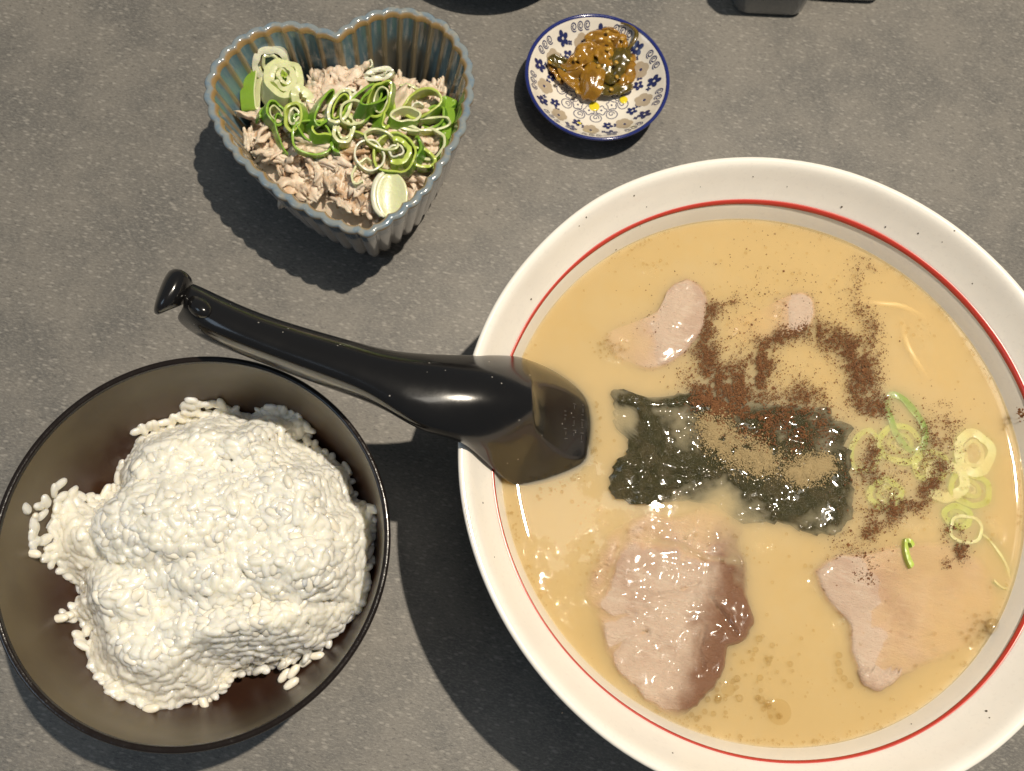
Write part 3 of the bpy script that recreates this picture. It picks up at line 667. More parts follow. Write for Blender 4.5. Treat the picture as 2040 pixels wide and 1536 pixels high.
# ------------------------------------------------------------------ rice bowl
BC = (-.0899,.006)
bin_ = [(.0640,.0752),(.0632,.0738),(.0622,.0690),(.0606,.0580),(.0580,.0450),(.0530,.0320),(.0450,.0215),(.0340,.0150),(.018,.0125),(.0005,.012)]
bout = [(.0005,.003),(.026,.003),(.0265,0),(.0295,0),(.0305,.006),(.0400,.0120),(.0510,.0230),(.0585,.0380),(.0625,.0540),(.0642,.0680),(.0649,.0745),(.0646,.0753)]
rb = thing('rice_bowl', 'dark brown lacquer bowl heaped with white rice at the lower left', 'bowl', (BC[0],BC[1],0))
def lsp(pts, per=4): return [(q_.x, q_.y) for q_ in spline([(r, z, 0) for r, z in pts], per)]
V, F = lathe(lsp(bout[:-1])+[], BC, 160); 
mesh('outer_wall', V, F, M_lrim, rb)
V, F = lathe(lsp([(.0649,.0743),(.0648,.0751),(.0643,.0756),(.0633,.0756),(.0627,.0751),(.0625,.0740)], 4), BC, 200)
mesh('rim', V, F, M_lrim, rb)
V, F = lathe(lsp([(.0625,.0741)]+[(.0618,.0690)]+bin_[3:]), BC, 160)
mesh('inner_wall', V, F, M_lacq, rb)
def bz(r):
    for (r0,z0),(r1,z1) in zip(bin_, bin_[1:]):
        if r1 <= r <= r0: return z0+(z1-z0)*(r-r0)/(r1-r0)
    return .075 if r > .06 else .012
def to_bowl(u, v):
    z = .04
    for _ in range(12):
        p_ = at(u, v, z); z = .5*z+.5*(bz(min(.0625, math.hypot(p_.x-BC[0], p_.y-BC[1])))+.003)
    return p_
ricepx = [(368,792),(440,798),(500,832),(540,802),(600,832),(620,860),(604,884),(640,905),(690,930),(704,1000),(746,1012),(742,1060),(738,1120),(722,1200),(660,1270),(640,1296),(560,1318),(470,1338),(430,1384),(392,1390),(310,1410),(230,1392),(180,1330),(148,1268),(176,1240),(108,1230),(170,1186),(84,1116),(55,1096),(62,1012),(118,958),(164,982),(204,1000),(240,976),(235,920),(272,890),(268,852),(340,832)]
rp = [to_bowl(u, v) for u, v in ricepx]
mc = at(440,1090,.06)
CLUMPS = [(at(u, v, .062).to_2d(), rx/5600, ry/5600, zc) for u, v, rx, ry, zc in ((470,890,190,85,.0605),(585,1005,150,95,.0665),(380,1035,190,105,.0690),(130,1050,85,95,.054),(575,1120,170,78,.0680),(430,1150,150,70,.0665),(500,1255,210,75,.0640),(275,1310,130,100,.0585),(330,930,120,95,.0615),(500,835,150,55,.051),(690,1090,66,110,.0635),(240,1180,120,80,.0605),(380,1350,120,50,.054))]
def rice_z(x, y):
    r = min(.0625, math.hypot(x-BC[0], y-BC[1])); b0 = bz(r)+.001
    d = edge_dist((x, y), rp); dm = math.hypot(x-mc.x, y-mc.y)
    zd = .03
    for c_, rx, ry, zc in CLUMPS:
        q_ = ((Vector((x, y))-c_).dot(EX.to_2d())/rx)**2+((Vector((x, y))-c_).dot(EY.to_2d())/ry)**2
        zd = max(zd, zc-.0105*q_-.02*max(0, q_-1))
    zd += .0016*nz((x,y,0), 60)+.0012*nz((x,y,3), 150)
    for (ua, va), (ub, vb), dp in (((300,1185),(570,1205),.003),((520,985),(700,1000),.002),((330,900),(470,905),.0015),((470,1150),(600,1170),.002)):
        a, b_ = at(ua, va, .065), at(ub, vb, .065); ab = (b_-a).to_2d(); t_ = max(0, min(1, (Vector((x,y))-a.to_2d()).dot(ab)/ab.length_squared))
        zd -= dp*math.exp(-((Vector((x,y))-a.to_2d()-ab*t_).length/.0045)**2)
    t_ = min(1, d/.014)**.45
    return b0+t_*max(.003, zd-b0)
riceroot = thing('steamed_rice', 'heap of sticky white steamed rice in the dark lacquer bowl', 'rice', (BC[0],BC[1],.013))
# packed body under the loose grains
xs = [p_.x for p_ in rp]; ys = [p_.y for p_ in rp]; x0, x1, y0, y1 = min(xs), max(xs), min(ys), max(ys)
V, F, idx = [], [], {}; N = 84
for i in range(N):
    for j in range(N):
        x = x0+(x1-x0)*i/(N-1); y = y0+(y1-y0)*j/(N-1)
        if inside((x, y), rp) and edge_dist((x, y), rp) > .0012:
            idx[i,j] = len(V); V.append((x, y, rice_z(x, y)-.0018+.0008*nz((x,y,1), 420)))
for (i, j) in list(idx):
    if all(k in idx for k in ((i+1,j),(i,j+1),(i+1,j+1))): F.append((idx[i,j], idx[i+1,j], idx[i+1,j+1], idx[i,j+1]))
tag(mesh('packed_rice', V, F, M_rice, riceroot), kind='stuff')
def grain_mesh(seed):
    V, F = [], []; n, m = 9, 8; L_ = .0034+.0007*noise.noise((seed,1,0)); bend = .0004*noise.noise((seed,5,2))*2
    for i in range(1, n-1):
        t_ = -1+2*i/(n-1); rr_ = .00162*(1-abs(t_)**2.6)**.6
        for k in range(m):
            a = 2*PI*k/m; q_ = 1+.16*noise.noise((t_*2+seed*3, math.cos(a), math.sin(a)))
            V.append((L_*t_, rr_*q_*math.cos(a)+bend*t_*t_, rr_*q_*.85*math.sin(a)))
    for i in range(n-3):
        for k in range(m): F.append((i*m+k, i*m+(k+1)%m, (i+1)*m+(k+1)%m, (i+1)*m+k))
    b_ = len(V); V += [(-L_*.97,bend,0),(L_*.97,bend,0)]
    for k in range(m): F.append((b_, (k+1)%m, k)); F.append((b_+1, (n-3)*m+k, (n-3)*m+(k+1)%m))
    return V, F
GR = [grain_mesh(s_) for s_ in range(7)]
GM = []
for V, F in GR:
    me = D.meshes.new('rice_grain'); me.from_pydata(V, [], F); me.materials.append(M_grain); me.polygons.foreach_set('use_smooth', [True]*len(me.polygons)); GM.append(me)
spots = []; tries = 0; cell = {}
def far(x, y, dmin):
    ci, cj = int(x/.003), int(y/.003)
    for a in (-1,0,1):
        for b_ in (-1,0,1):
            for (qx, qy) in cell.get((ci+a, cj+b_), ()):
                if (qx-x)**2+(qy-y)**2 < dmin*dmin: return False
    cell.setdefault((ci, cj), []).append((x, y)); return True
while len(spots) < 2700 and tries < 90000:
    tries += 1; x = random.uniform(x0-.002, x1+.002); y = random.uniform(y0-.002, y1+.002)
    d = edge_dist((x, y), rp)
    if not inside((x, y), rp) and (d > .0014 or random.random() < .75 or math.hypot(x-BC[0], y-BC[1]) > .052): continue
    if not far(x, y, .00165): continue
    z = rice_z(x, y)+random.uniform(-.0012,.0010)
    e_ = .002; gx = (rice_z(x+e_, y)-rice_z(x-e_, y))/(2*e_); gy = (rice_z(x, y+e_)-rice_z(x, y-e_))/(2*e_)
    nrm = Vector((-gx,-gy,1)).normalized(); nrm = (nrm+Vector((random.gauss(0,.2),random.gauss(0,.2),random.gauss(0,.2)))).normalized()
    tq = nrm.orthogonal().normalized(); tq = Matrix.Rotation(random.uniform(0,6.28), 3, nrm) @ tq; bq = nrm.cross(tq)
    m3 = Matrix(((tq.x,bq.x,nrm.x),(tq.y,bq.y,nrm.y),(tq.z,bq.z,nrm.z)))
    spots.append((z, Vector((x,y,z)), m3 @ Matrix.Diagonal((random.uniform(.85,1.15), random.uniform(.9,1.2), random.uniform(.85,1.1)))))
stray = [(584,1338),(580,1362),(566,1346),(610,1316),(630,1306),(392,1392),(416,1384),(404,1398),(118,1232),(130,1228),(64,1102),(300,1412)]
for u, v in stray:
    p_ = to_bowl(u, v); a = random.uniform(0, 6.28)
    spots.append((9, p_, Matrix.Rotation(a, 3, 'Z')))
hi_ = sorted(spots, key=lambda s_: -s_[0])[:1100]; own = set(id(s_) for s_ in random.sample(hi_, 290))
spots.sort(key=lambda s_: 0 if (s_[0] == 9 or id(s_) in own) else 1)
BV, BF = [], []; rl_ = wloc(riceroot)
for i, (_, p_, m3) in enumerate(spots):
    gi = random.randrange(7)
    if i < 300:
        p_ = p_+m3 @ Vector((0,0,-.0003)) if i >= len(stray) else p_
        o = link('rice_grain', GM[gi], riceroot); m4 = m3.to_4x4(); m4.translation = p_-rl_; o.matrix_local = m4
    else:
        b_ = len(BV); BV += [p_+m3 @ Vector(q_) for q_ in GR[gi][0]]; BF += [tuple(b_+k for k in f) for f in GR[gi][1]]
lr_ = mesh('loose_rice', BV, BF, M_rice, riceroot); tag(lr_, kind='stuff')
rm = lr_.modifiers.new('stick_together', 'REMESH'); rm.mode = 'VOXEL'; rm.voxel_size = .00027; rm.use_smooth_shade = True
sm2 = lr_.modifiers.new('soften', 'SMOOTH'); sm2.factor = .5; sm2.iterations = 1
# ------------------------------------------------------------------ heart bowl
HZ = .05
hpx = [(669,68),(624,55),(585,48),(550,49),(515,59),(480,76),(444,109),(421,146),(414,182),(419,211),(435,251),(456,285),(478,314),(509,343),(545,375),(584,402),(630,426),(673,447),(719,461),(742,460),(763,446),(793,426),(822,402),(844,381),(863,355),(881,324),(902,288),(918,260),(929,219),(937,180),(935,141),(928,109),(912,82),(894,57),(871,41),(836,26),(801,20),(769,21),(738,29),(711,41),(689,55)]
raw = [at(u, v, HZ) for u, v in hpx]
dense = spline(raw, 12, True)
NF, PS = 43, 10; NC = NF*PS
cum = [0]
for a, b_ in zip(dense, dense[1:]+dense[:1]): cum.append(cum[-1]+(b_-a).length)
hc = sum(dense, Vector())/len(dense); hc.z = 0
hl = []
for k in range(NC):
    s_ = cum[-1]*k/NC; i = bisect.bisect(cum, s_)-1; i = min(i, len(dense)-1); a = dense[i]; b_ = dense[(i+1) % len(dense)]
    hl.append((a+(b_-a)*((s_-cum[i])/max(1e-9, cum[i+1]-cum[i]))).to_2d()-hc.to_2d())
sm = hl
for _ in range(3): sm = [(sm[k-1]+sm[k]*2+sm[(k+1) % NC])/4 for k in range(NC)]
hl = sm
area = sum(hl[k].x*hl[(k+1) % NC].y-hl[(k+1) % NC].x*hl[k].y for k in range(NC))
nr = []
for k in range(NC):
    d = (hl[(k+4) % NC]-hl[k-4]).normalized(); n2 = Vector((d.y,-d.x)); nr.append(n2 if area > 0 else -n2)
def hrow(s_, z, off, A, cusp):
    out_ = []
    for k in range(NC):
        f = (k % PS)/PS; lobe = math.sin(PI*f); lobe = lobe**cusp
        p_ = hl[k]*s_+nr[k]*(off+A*(lobe-.55)); zz = z
        out_.append((hc.x+p_.x, hc.y+p_.y, zz))
    return out_
heart = thing('heart_bowl', 'small fluted heart-shaped ceramic dish in blue and tan glaze holding shredded chicken', 'bowl', hc)
def hsurf(name, rows_, mat, cap=None):
    V, F, UV = [], [], []
    for r in rows_: V += r
    n = len(rows_)
    for i in range(n-1):
        for k in range(NC):
            k2 = (k+1) % NC; F.append((i*NC+k, i*NC+k2, (i+1)*NC+k2, (i+1)*NC+k))
            u0 = k/PS; u1 = (k+1)/PS; v0 = i/(n-1); v1 = (i+1)/(n-1); UV += [(u0,v0),(u1,v0),(u1,v1),(u0,v1)]
    if cap is not None:
        V.append((hc.x, hc.y, cap)); b_ = (n-1)*NC if cap > .004 else 0
        for k in range(NC):
            F.append((b_+k, b_+(k+1) % NC, len(V)-1) if cap > .004 else (b_+(k+1) % NC, b_+k, len(V)-1)); UV += [(k/PS+.5,1)]*3
    return mesh(name, V, F, mat, heart, uv=UV)
def hs(z): return .775+.225*(max(0, z)/HZ)**.85
zo = [.0,.0012,.004,.009,.015,.022,.029,.036,.042,.0465]
hsurf('outer_wall', [hrow(hs(z)-(.05 if z == 0 else .018 if z < .002 else 0), z, .0008, .0028*(.35 if z < .002 else 1)*(1-.55*z/HZ), .62) for z in zo], M_hout, .0)
RA = .0012
rimr = [(.0008,.0465),(.0017,.0482),(.0016,.0496),(.0008,.0504),(-.0004,.0506),(-.0015,.0502),(-.0022,.0492),(-.0022,.0478)]
hsurf('rim', [hrow(hs(min(z,HZ)), z, o_, RA, .9) for o_, z in rimr], M_hrim)
zi = [.0478,.044,.038,.031,.024,.017,.011,.0075]
hsurf('inner_wall', [hrow(hs(z)-(.03 if z < .008 else 0), z, -.0022, .0012+.0009*(1-z/HZ), .75) for z in zi]+[hrow(.62,.006,-.002,.001,.8)], M_hin, .0058)
# ------------------------------------------------------------------ shredded chicken
chick = thing('shredded_chicken', 'mound of pale shredded chicken heaped in the heart-shaped dish', 'chicken', (hc.x,hc.y,.008))
cpx = [(478,238),(472,292),(520,335),(540,372),(600,402),(680,440),(745,448),(800,415),(850,365),(880,300),(902,240),(898,160),(820,152),(760,135),(700,128),(650,128),(610,142),(560,165),(505,205)]
cp = [at(u, v, .031) for u, v in cpx]; cc = sum(cp, Vector())/len(cp)
def chz(x, y):
    d = edge_dist((x, y), cp) if inside((x, y), cp) else 0
    return .0265+.0115*min(1, d/.024)**.7+.0025*nz((x,y,0), 70)
def shred_mesh(seed, L_, wd, strands, rs):
    """a torn flake of meat: a flat bundle of fibres that part at the ends"""
    rg = random.Random(seed); V, F = [], []; n, m = 9, 5
    for q_ in range(strands):
        oy = wd*(rg.random()-.5)*2; oz = wd*.55*(rg.random()-.5)*2; l_ = L_*rg.uniform(.55,1.05); x_ = L_*rg.uniform(-.16,.16); r = rg.uniform(.0005,.0010)*rs
        sp_ = rg.uniform(.6,1.5); ph_ = rg.random()*9; b_ = len(V)
        for i in range(n):
            t_ = i/(n-1)*2-1; x = x_+l_*t_/2; fl = 1+(sp_-1)*t_*t_
            cy_ = oy*fl+.10*L_*math.sin(t_*1.3+seed)*.6+.0007*noise.noise((t_*2+ph_,seed,1)); cz_ = oz*fl+.0011*noise.noise((t_*1.6,seed,5))*2+.0006*noise.noise((t_*3+ph_,seed,9))
            rr_ = r*(.35+.65*(1-t_*t_)**.4)*(1+.5*noise.noise((t_*5+ph_,ph_,2)))
            for k in range(m): a_ = 2*PI*k/m+ph_; V.append((x, cy_+rr_*1.25*math.cos(a_), cz_+rr_*math.sin(a_)))
        for i in range(n-1):
            for k in range(m): F.append((b_+i*m+k, b_+i*m+(k+1)%m, b_+(i+1)*m+(k+1)%m, b_+(i+1)*m+k))
        F.append(tuple(b_+k for k in reversed(range(m)))); F.append(tuple(b_+(n-1)*m+k for k in range(m)))
    return V, F
def flake_mesh(seed, L_, wd, th):
    """a torn flat flake with ridges along the fibre"""
    V, F = [], []; n, m = 13, 10
    def top_(i, j):
        t_ = i/(n-1)*2-1; q_ = j/(m-1)*2-1
        ww = wd*(.72+.55*noise.noise((t_*1.6+seed*3, seed, 1)))*(1-abs(t_)**5*.45); ll = L_/2*(1+.45*noise.noise((q_*2.6, seed*2, 7)))
        x = t_*ll; y = q_*ww*(1+.2*noise.noise((t_*5+seed, q_*2, 3)))
        z = .0022*noise.noise((t_*1.3+seed, q_*1.1, 4))+.0009*noise.noise((t_*2.2, q_*6+seed*5, 9))+.0006*noise.noise((t_*7+seed, q_*7, 2))
        return x, y, z, max(.0, 1-(abs(q_)**4))*max(0, 1-abs(t_)**6)
    T_ = [[top_(i, j) for j in range(m)] for i in range(n)]
    for sgn in (1, -1):
        for i in range(n):
            for j in range(m): x, y, z, e_ = T_[i][j]; V.append((x, y, z+sgn*th*.5*(.25+.75*e_)))
    o_ = n*m
    for i in range(n-1):
        for j in range(m-1):
            q4 = (i*m+j, (i+1)*m+j, (i+1)*m+j+1, i*m+j+1); F.append(q4); F.append(tuple(o_+k for k in reversed(q4)))
    rim_ = [j for j in range(m)]+[i*m+m-1 for i in range(1, n)]+[(n-1)*m+j for j in range(m-2, -1, -1)]+[i*m for i in range(n-2, 0, -1)]
    for a_, b_ in zip(rim_, rim_[1:]+rim_[:1]): F.append((a_, b_, o_+b_, o_+a_))
    return V, F
SM = []
for s_ in range(20):
    kind_ = s_ % 5   # 0-2 flakes, 3 fibre bundles, 4 thin strands
    if kind_ < 2: V, F = flake_mesh(s_*1.7+.4, random.uniform(.010,.018), random.uniform(.0034,.0060), random.uniform(.0017,.0028))
    elif kind_ < 4: V, F = shred_mesh(s_*7+3, random.uniform(.009,.014), random.uniform(.0018,.0028), 6, random.uniform(1.1,1.6))
    else: V, F = shred_mesh(s_*7+3, random.uniform(.013,.019), .0010, 3, 1.35)
    me = D.meshes.new('shred'); me.from_pydata(V, [], F); me.materials.append(M_chick)
    me.polygons.foreach_set('use_smooth', [True]*len(me.polygons)); SM.append((kind_ == 4, me))
cx0, cx1 = min(p_.x for p_ in cp), max(p_.x for p_ in cp); cy0, cy1 = min(p_.y for p_ in cp), max(p_.y for p_ in cp)
k = 0
while k < 298:
    x, y = random.uniform(cx0, cx1), random.uniform(cy0, cy1)
    if not inside((x, y), cp) or edge_dist((x, y), cp) < .0042: continue
    low_ = k < 70
    chunk, me = random.choice(SM)
    if chunk and edge_dist((x, y), cp) < .009: continue
    o = link('shred', me, chick); o.location = Vector((x, y, chz(x, y)-(.006 if low_ else .0008)+random.uniform(-.001,.002)))-wloc(chick)
    o.rotation_euler = (random.uniform(0,6.28), random.gauss(0,.3), random.uniform(0,6.28)); o.rotation_euler.x = random.gauss(0,.55)+(PI if random.random() < .5 else 0); s_ = random.uniform(.8,1.25); o.scale = (s_, s_, s_); k += 1
V, F, idx = [], [], {}
for i in range(50):
    for j in range(50):
        x = cx0+(cx1-cx0)*i/49; y = cy0+(cy1-cy0)*j/49
        if inside((x, y), cp): idx[i,j] = len(V); V.append((x, y, chz(x, y)-.005+.0015*nz((x,y,0), 300)))
for (i, j) in list(idx):
    if all(q_ in idx for q_ in ((i+1,j),(i,j+1),(i+1,j+1))): F.append((idx[i,j], idx[i+1,j], idx[i+1,j+1], idx[i,j+1]))
tag(mesh('packed_shreds', V, F, M_chick, chick), kind='stuff')
# ------------------------------------------------------------------ scallions on the chicken
def on(u, v, dz=.002):
    z = .038
    for _ in range(8): p_ = at(u, v, z); z = .5*z+.5*(chz(p_.x, p_.y)+dz)
    return z
T = lambda x, y: {'tilt': (R_(x), R_(y))}
def top(u, v, layers, label, dz=.003):
    L0 = layers[0]
    if len(layers) == 1 and L0[0] > 17 and L0[1] > 17 and (u*7+v) % 5 < 1:
        kw = dict(L0[6]) if len(L0) > 6 else {}
        if 'arc' not in kw: layers = layers+[(L0[0]*.66, L0[1]*.66, L0[2]+9, L0[3]*.85, L0[4]*.7, (LM, PA), dict(kw, off=(1.5, -1.5, .0002)))]
    scallion(u, v, on(u, v, dz), layers, label, 'sliced scallions on the chicken', 'scallion', 1.9, 1.6)
top(540,122,[(40,36,10,.0060,.0022,(WH,WH),T(48,10)),(20,22,10,.005,.0012,(PA,PA),T(48,10))],'white leek ring standing up against the upper left wall of the heart dish',.007)
top(503,160,[(12,70,-4,.004,.0010,(G,PA),T(10,62))],'long narrow green scallion blade upright along the left wall of the heart dish',.007)
top(562,172,[(42,52,-8,.006,.0026,(PA,PA),T(-10,16)),(28,36,-8,.006,.0022,(LM,PA),{'tilt':(R_(-10),R_(16)),'off':(0,0,.0003)}),(15,21,20,.006,.0016,(LM,PA),{'tilt':(R_(-10),R_(16)),'off':(0,0,.0006)}),(7,8,0,.006,.0010,(G,LM),{'tilt':(R_(-10),R_(16)),'off':(2,3,.0008)})],'largest pale green leek slice with spiral layers at the left of the heart dish',.006)
top(600,202,[(24,30,20,.0034,.0030,(LM,PA),T(12,20))],'pale yellow scallion piece tucked right of the spiral leek slice')
top(545,230,[(20,27,24,.0035,.0008,(DG,G),T(10,30))],'dark green scallion ring just below the spiral leek slice',.004)
top(520,235,[(8,16,0,.003,.0007,(DG,G),{'arc':(0,.6),'tilt':(0,.5)})],'small dark green scallion scrap by the left wall below the leek slices')
top(565,272,[(16,44,22,.0025,.0006,(G,G),{'arc':(0,1),'tilt':(.2,.5)})],'thin stretched green scallion ring on the left part of the chicken')
top(622,278,[(42,36,-20,.0026,.0007,(G,G),T(12,8))],'wide thin green scallion ring left of the centre of the chicken',.004)
top(640,222,[(17,46,-22,.0044,.0009,(DG,G),T(6,35))],'tall dark green scallion ring leaning left of the pale rings in the middle',.005)
top(674,218,[(22,42,-24,.0040,.0012,(WH,PA),T(10,20)),(13,30,-24,.004,.0007,(G,LM),T(10,20))],'white edged scallion ring with a green core in the middle of the heart dish',.006)
top(684,262,[(23,34,-16,.0032,.0013,(LM,PA),T(5,12))],'pale yellow green scallion ring hanging below the white edged ring',.005)
top(672,300,[(10,16,40,.003,.0010,(DG,G),{'arc':(0,.7)})],'small dark green scallion curl on the chicken below the centre')
top(722,214,[(24,56,-38,.0034,.0008,(G,G),T(18,10))],'long green scallion ring slanting right of the centre',.005)
top(742,204,[(18,48,-32,.0044,.0009,(DG,G),T(-16,25))],'dark green scallion ring overlapping the slanting ring near the centre',.008)
top(765,232,[(14,36,-20,.0040,.0010,(G,LM),T(12,40))],'green scallion strip right of the two overlapping rings')
top(722,252,[(30,26,-30,.0028,.0008,(G,LM),{'arc':(.45,1.0)})],'half green scallion ring left of the spiral of rings at lower right')
top(757,150,[(33,15,14,.0050,.0017,(G,WH),T(28,0)),(18,8,14,.0048,.0010,(PA,WH),{'tilt':(R_(28),0),'off':(0,0,.0003)})],'pale scallion slice with a green skin at the upper middle of the heart dish',.005)
top(737,132,[(8,10,0,.002,.0006,(WH,WH))],'tiny white scallion loop above the green skinned slice',.004)
top(820,185,[(26,10,-20,.003,.0010,(WH,PA),{'arc':(0,.55)})],'thin white scallion shaving on the pale chicken at the upper right')
top(843,212,[(44,28,28,.0040,.0009,(G,LM),T(14,-12))],'large open green scallion ring at the right of the heart dish',.005)
top(832,216,[(14,10,10,.002,.0006,(WH,WH),{'arc':(.0,.7)})],'small white scallion curl inside the large open ring at the right',.005)
top(852,252,[(48,16,10,.0030,.0009,(LM,PA),T(10,0))],'flat lime scallion ring below the large open ring at the right',.004)
top(858,292,[(38,34,10,.0032,.0010,(G,PA),T(8,-18))],'green scallion ring against the lower right wall of the heart dish',.004)
top(893,252,[(6,56,-6,.0036,.0012,(G,G),T(10,-50))],'long green scallion strip pressed against the right wall of the heart dish',.007)
top(898,216,[(16,9,30,.0025,.0012,(DG,G),T(0,-20))],'dark green scallion leaf tip against the right wall of the heart dish',.006)
top(788,312,[(46,44,0,.0036,.0008,(G,LM),T(6,-4)),(30,30,20,.0046,.0018,(LM,LM),{'tilt':(.1,0),'arc':(.62,1.25),'off':(4,2,.0008)}),(17,15,0,.003,.0007,(PA,WH),{'off':(2,4,.0006)})],'nested spiral of green and lime scallion rings at the lower right of the heart dish',.006)
top(735,312,[(30,34,0,.0024,.0007,(PA,WH),T(10,10))],'thin pale scallion loop left of the nested spiral',.004)
top(722,345,[(18,32,-30,.0024,.0007,(PA,PA),{'arc':(.2,.9)})],'pale scallion thread curling on the chicken left of the yellow slice')
top(822,305,[(22,34,-30,.0034,.0009,(DG,G),{'arc':(-.2,.3),'tilt':(.1,-.3)})],'dark green scallion arc right of the nested spiral',.005)
top(805,255,[(34,8,-12,.0024,.0012,(LM,PA),T(10,0))],'lime scallion sliver across the chicken above the nested spiral')
top(590,235,[(20,30,-10,.0034,.0010,(G,LM),T(20,-14)),(12,18,-10,.003,.0008,(PA,PA),{'tilt':(.3,-.2)})],'lime scallion ring lying below the spiral leek slice and left of the dark leaning ring',.006)
top(648,262,[(34,22,35,.0030,.0009,(G,LM),T(-14,18))],'green scallion ring under the two pale rings in the middle',.004)
top(700,228,[(26,30,-50,.0034,.0009,(LM,PA),T(14,22))],'lime scallion ring between the white edged ring and the slanting green ring',.006)
top(760,200,[(24,40,-24,.0036,.0009,(G,LM),T(24,-10))],'bright green scallion ring at the right of the overlapping dark ring',.007)
top(806,236,[(34,20,24,.0030,.0009,(G,PA),T(-10,16))],'green scallion ring left of the large open ring at the right',.006)
top(868,238,[(30,22,40,.0032,.0009,(DG,G),T(16,-20))],'dark green scallion ring under the large open ring at the right',.004)
top(838,318,[(30,22,-20,.0032,.0010,(G,LM),T(10,10))],'lime green scallion ring low on the right beside the nested spiral',.006)
top(760,282,[(36,20,-16,.0028,.0008,(LM,PA),T(12,4))],'pale lime scallion ring just above the nested spiral',.004)
top(600,258,[(14,30,40,.0030,.0009,(DG,G),T(10,34))],'dark green scallion loop left of the wide thin ring',.005)
top(690,190,[(20,12,20,.0030,.0010,(PA,WH),T(20,10))],'pale scallion slice on the chicken above the white edged ring',.005)
# curved yellow petal-like slice at the tip
V, F = [], []
c = at(781,394,.037)
for i in range(11):
    for j in range(9):
        s_ = i/10*2-1; q_ = j/8*2-1; wdt = math.sqrt(max(0.02, 1-(s_*.92)**2)); x = 34*q_*wdt; y = 44*s_
        V.append(c+EX*x*PXM-EY*y*PXM+Vector((0,0,.0022*q_*q_*wdt-.0022*s_+.0006*s_*s_)))
for i in range(10):
    for j in range(8): F.append((i*9+j, i*9+j+1, (i+1)*9+j+1, (i+1)*9+j))
pt = thing('scallion_slice', 'curved pale yellow leek layer like a petal above the tip of the heart dish', 'scallion', c)
mesh('layer', V, F, M_pale, pt, solid=.0014, sub=1)
V, F = tube(spline([c+EX*x*PXM-EY*y*PXM+Vector((0,0,.0020-.0022*y/44)) for x, y in ((-16,-44),(-30,-26),(-35,0),(-30,26),(-14,42))], 5), [.0008]*2+[.0014]*17+[.0008]*2, 8, .8); mesh('white_edge', V, F, M_wleek, pt)
# ------------------------------------------------------------------ pickle dish
PC = (.004,.263); PR = .0351; PZ = .0158
di = [(.0333,.0157),(.0322,.0146),(.0300,.0122),(.0270,.0094),(.0230,.0068),(.0185,.0051),(.0120,.0043),(.0004,.0041)]
do = [(.0004,.0018),(.0150,.0018),(.0155,0),(.0180,0),(.0190,.0015),(.0240,.0034),(.0290,.0072),(.0325,.0110),(.0345,.0144),(.0351,.0158),(.0346,.0164),(.0338,.0163),(.0333,.0157)]
dish = thing('pickle_dish', 'small round white dish printed with navy flowers and a cobalt rim', 'dish', (PC[0],PC[1],0))
V, F = lathe(lsp(do), PC, 128); mesh('outer_wall', V, F, M_cobalt, dish)
V, F = lathe(lsp(di), PC, 128); mesh('inner_wall', V, F, M_dish, dish)
V, F = lathe(lsp([(.0337,.01635),(.0332,.0158),(.0325,.0151),(.0320,.0146)], 2), PC, 128)
dpr = lsp(di, 10)
def dz_(r):
    for (r0,z0),(r1,z1) in zip(dpr, dpr[1:]):
        if r1 <= r <= r0: return z0+(z1-z0)*(r-r0)/(r1-r0) if r0 > r1 else z0
    return .0041
def on_dish(r, phi, up=.00012):
    e_ = .0003; sl = (dz_(r+e_)-dz_(max(.0005, r-e_)))/(2*e_); nl = math.hypot(sl, 1)
    r2 = r-up*sl/nl; return (PC[0]+r2*math.cos(phi), PC[1]+r2*math.sin(phi), dz_(r)+up/nl)
class Print:
    def __init__(s): s.V, s.F = [], []
    def poly(s, c, phi, pts, up=.00012):      # pts in (radial, tangential) metres round (c, phi)
        b_ = len(s.V); s.V.append(on_dish(c+sum(p_[0] for p_ in pts)/len(pts), phi+sum(p_[1] for p_ in pts)/len(pts)/c, up))
        for x, y in pts: s.V.append(on_dish(max(.0006, c+x), phi+y/c, up))
        n = len(pts)
        for k in range(n): s.F.append((b_, b_+1+k, b_+1+(k+1) % n))
    def ell(s, c, phi, x, y, a, b_, rot, up=.00012, n=10):
        s.poly(c, phi, [(x+a*math.cos(t_)*math.cos(rot)-b_*math.sin(t_)*math.sin(rot), y+a*math.cos(t_)*math.sin(rot)+b_*math.sin(t_)*math.cos(rot)) for t_ in [2*PI*k/n for k in range(n)]], up)
    def flower(s, c, phi, R, n=5, w_=.42, a0=0, up=.00012):
        for k in range(n): a = a0+2*PI*k/n; s.ell(c, phi, R*.55*math.cos(a), R*.55*math.sin(a), R*.45, R*w_*.62, a, up)
    def line(s, c, phi, pts, wd, up=.00012):
        b_ = len(s.V); n = len(pts)
        for i, (x, y) in enumerate(pts):
            x2, y2 = pts[min(i+1, n-1)]; x1_, y1_ = pts[max(0, i-1)]; dx, dy = x2-x1_, y2-y1_; L_ = math.hypot(dx, dy) or 1
            for q_ in (-1, 1): s.V.append(on_dish(max(.0006, c+x-q_*dy/L_*wd/2), phi+(y+q_*dx/L_*wd/2)/c, up))
        for i in range(n-1): s.F.append((b_+2*i, b_+2*i+2, b_+2*i+3, b_+2*i+1))
navy, bei, wht = Print(), Print(), Print()
ND = 9; ph0 = R_(97)
def spiral(R, turns=1.35, a0=0, flip=1): return [(R*(1-.72*t_)*math.cos(a0+flip*2*PI*turns*t_), R*(1-.72*t_)*math.sin(a0+flip*2*PI*turns*t_)) for t_ in [k/22 for k in range(23)]]
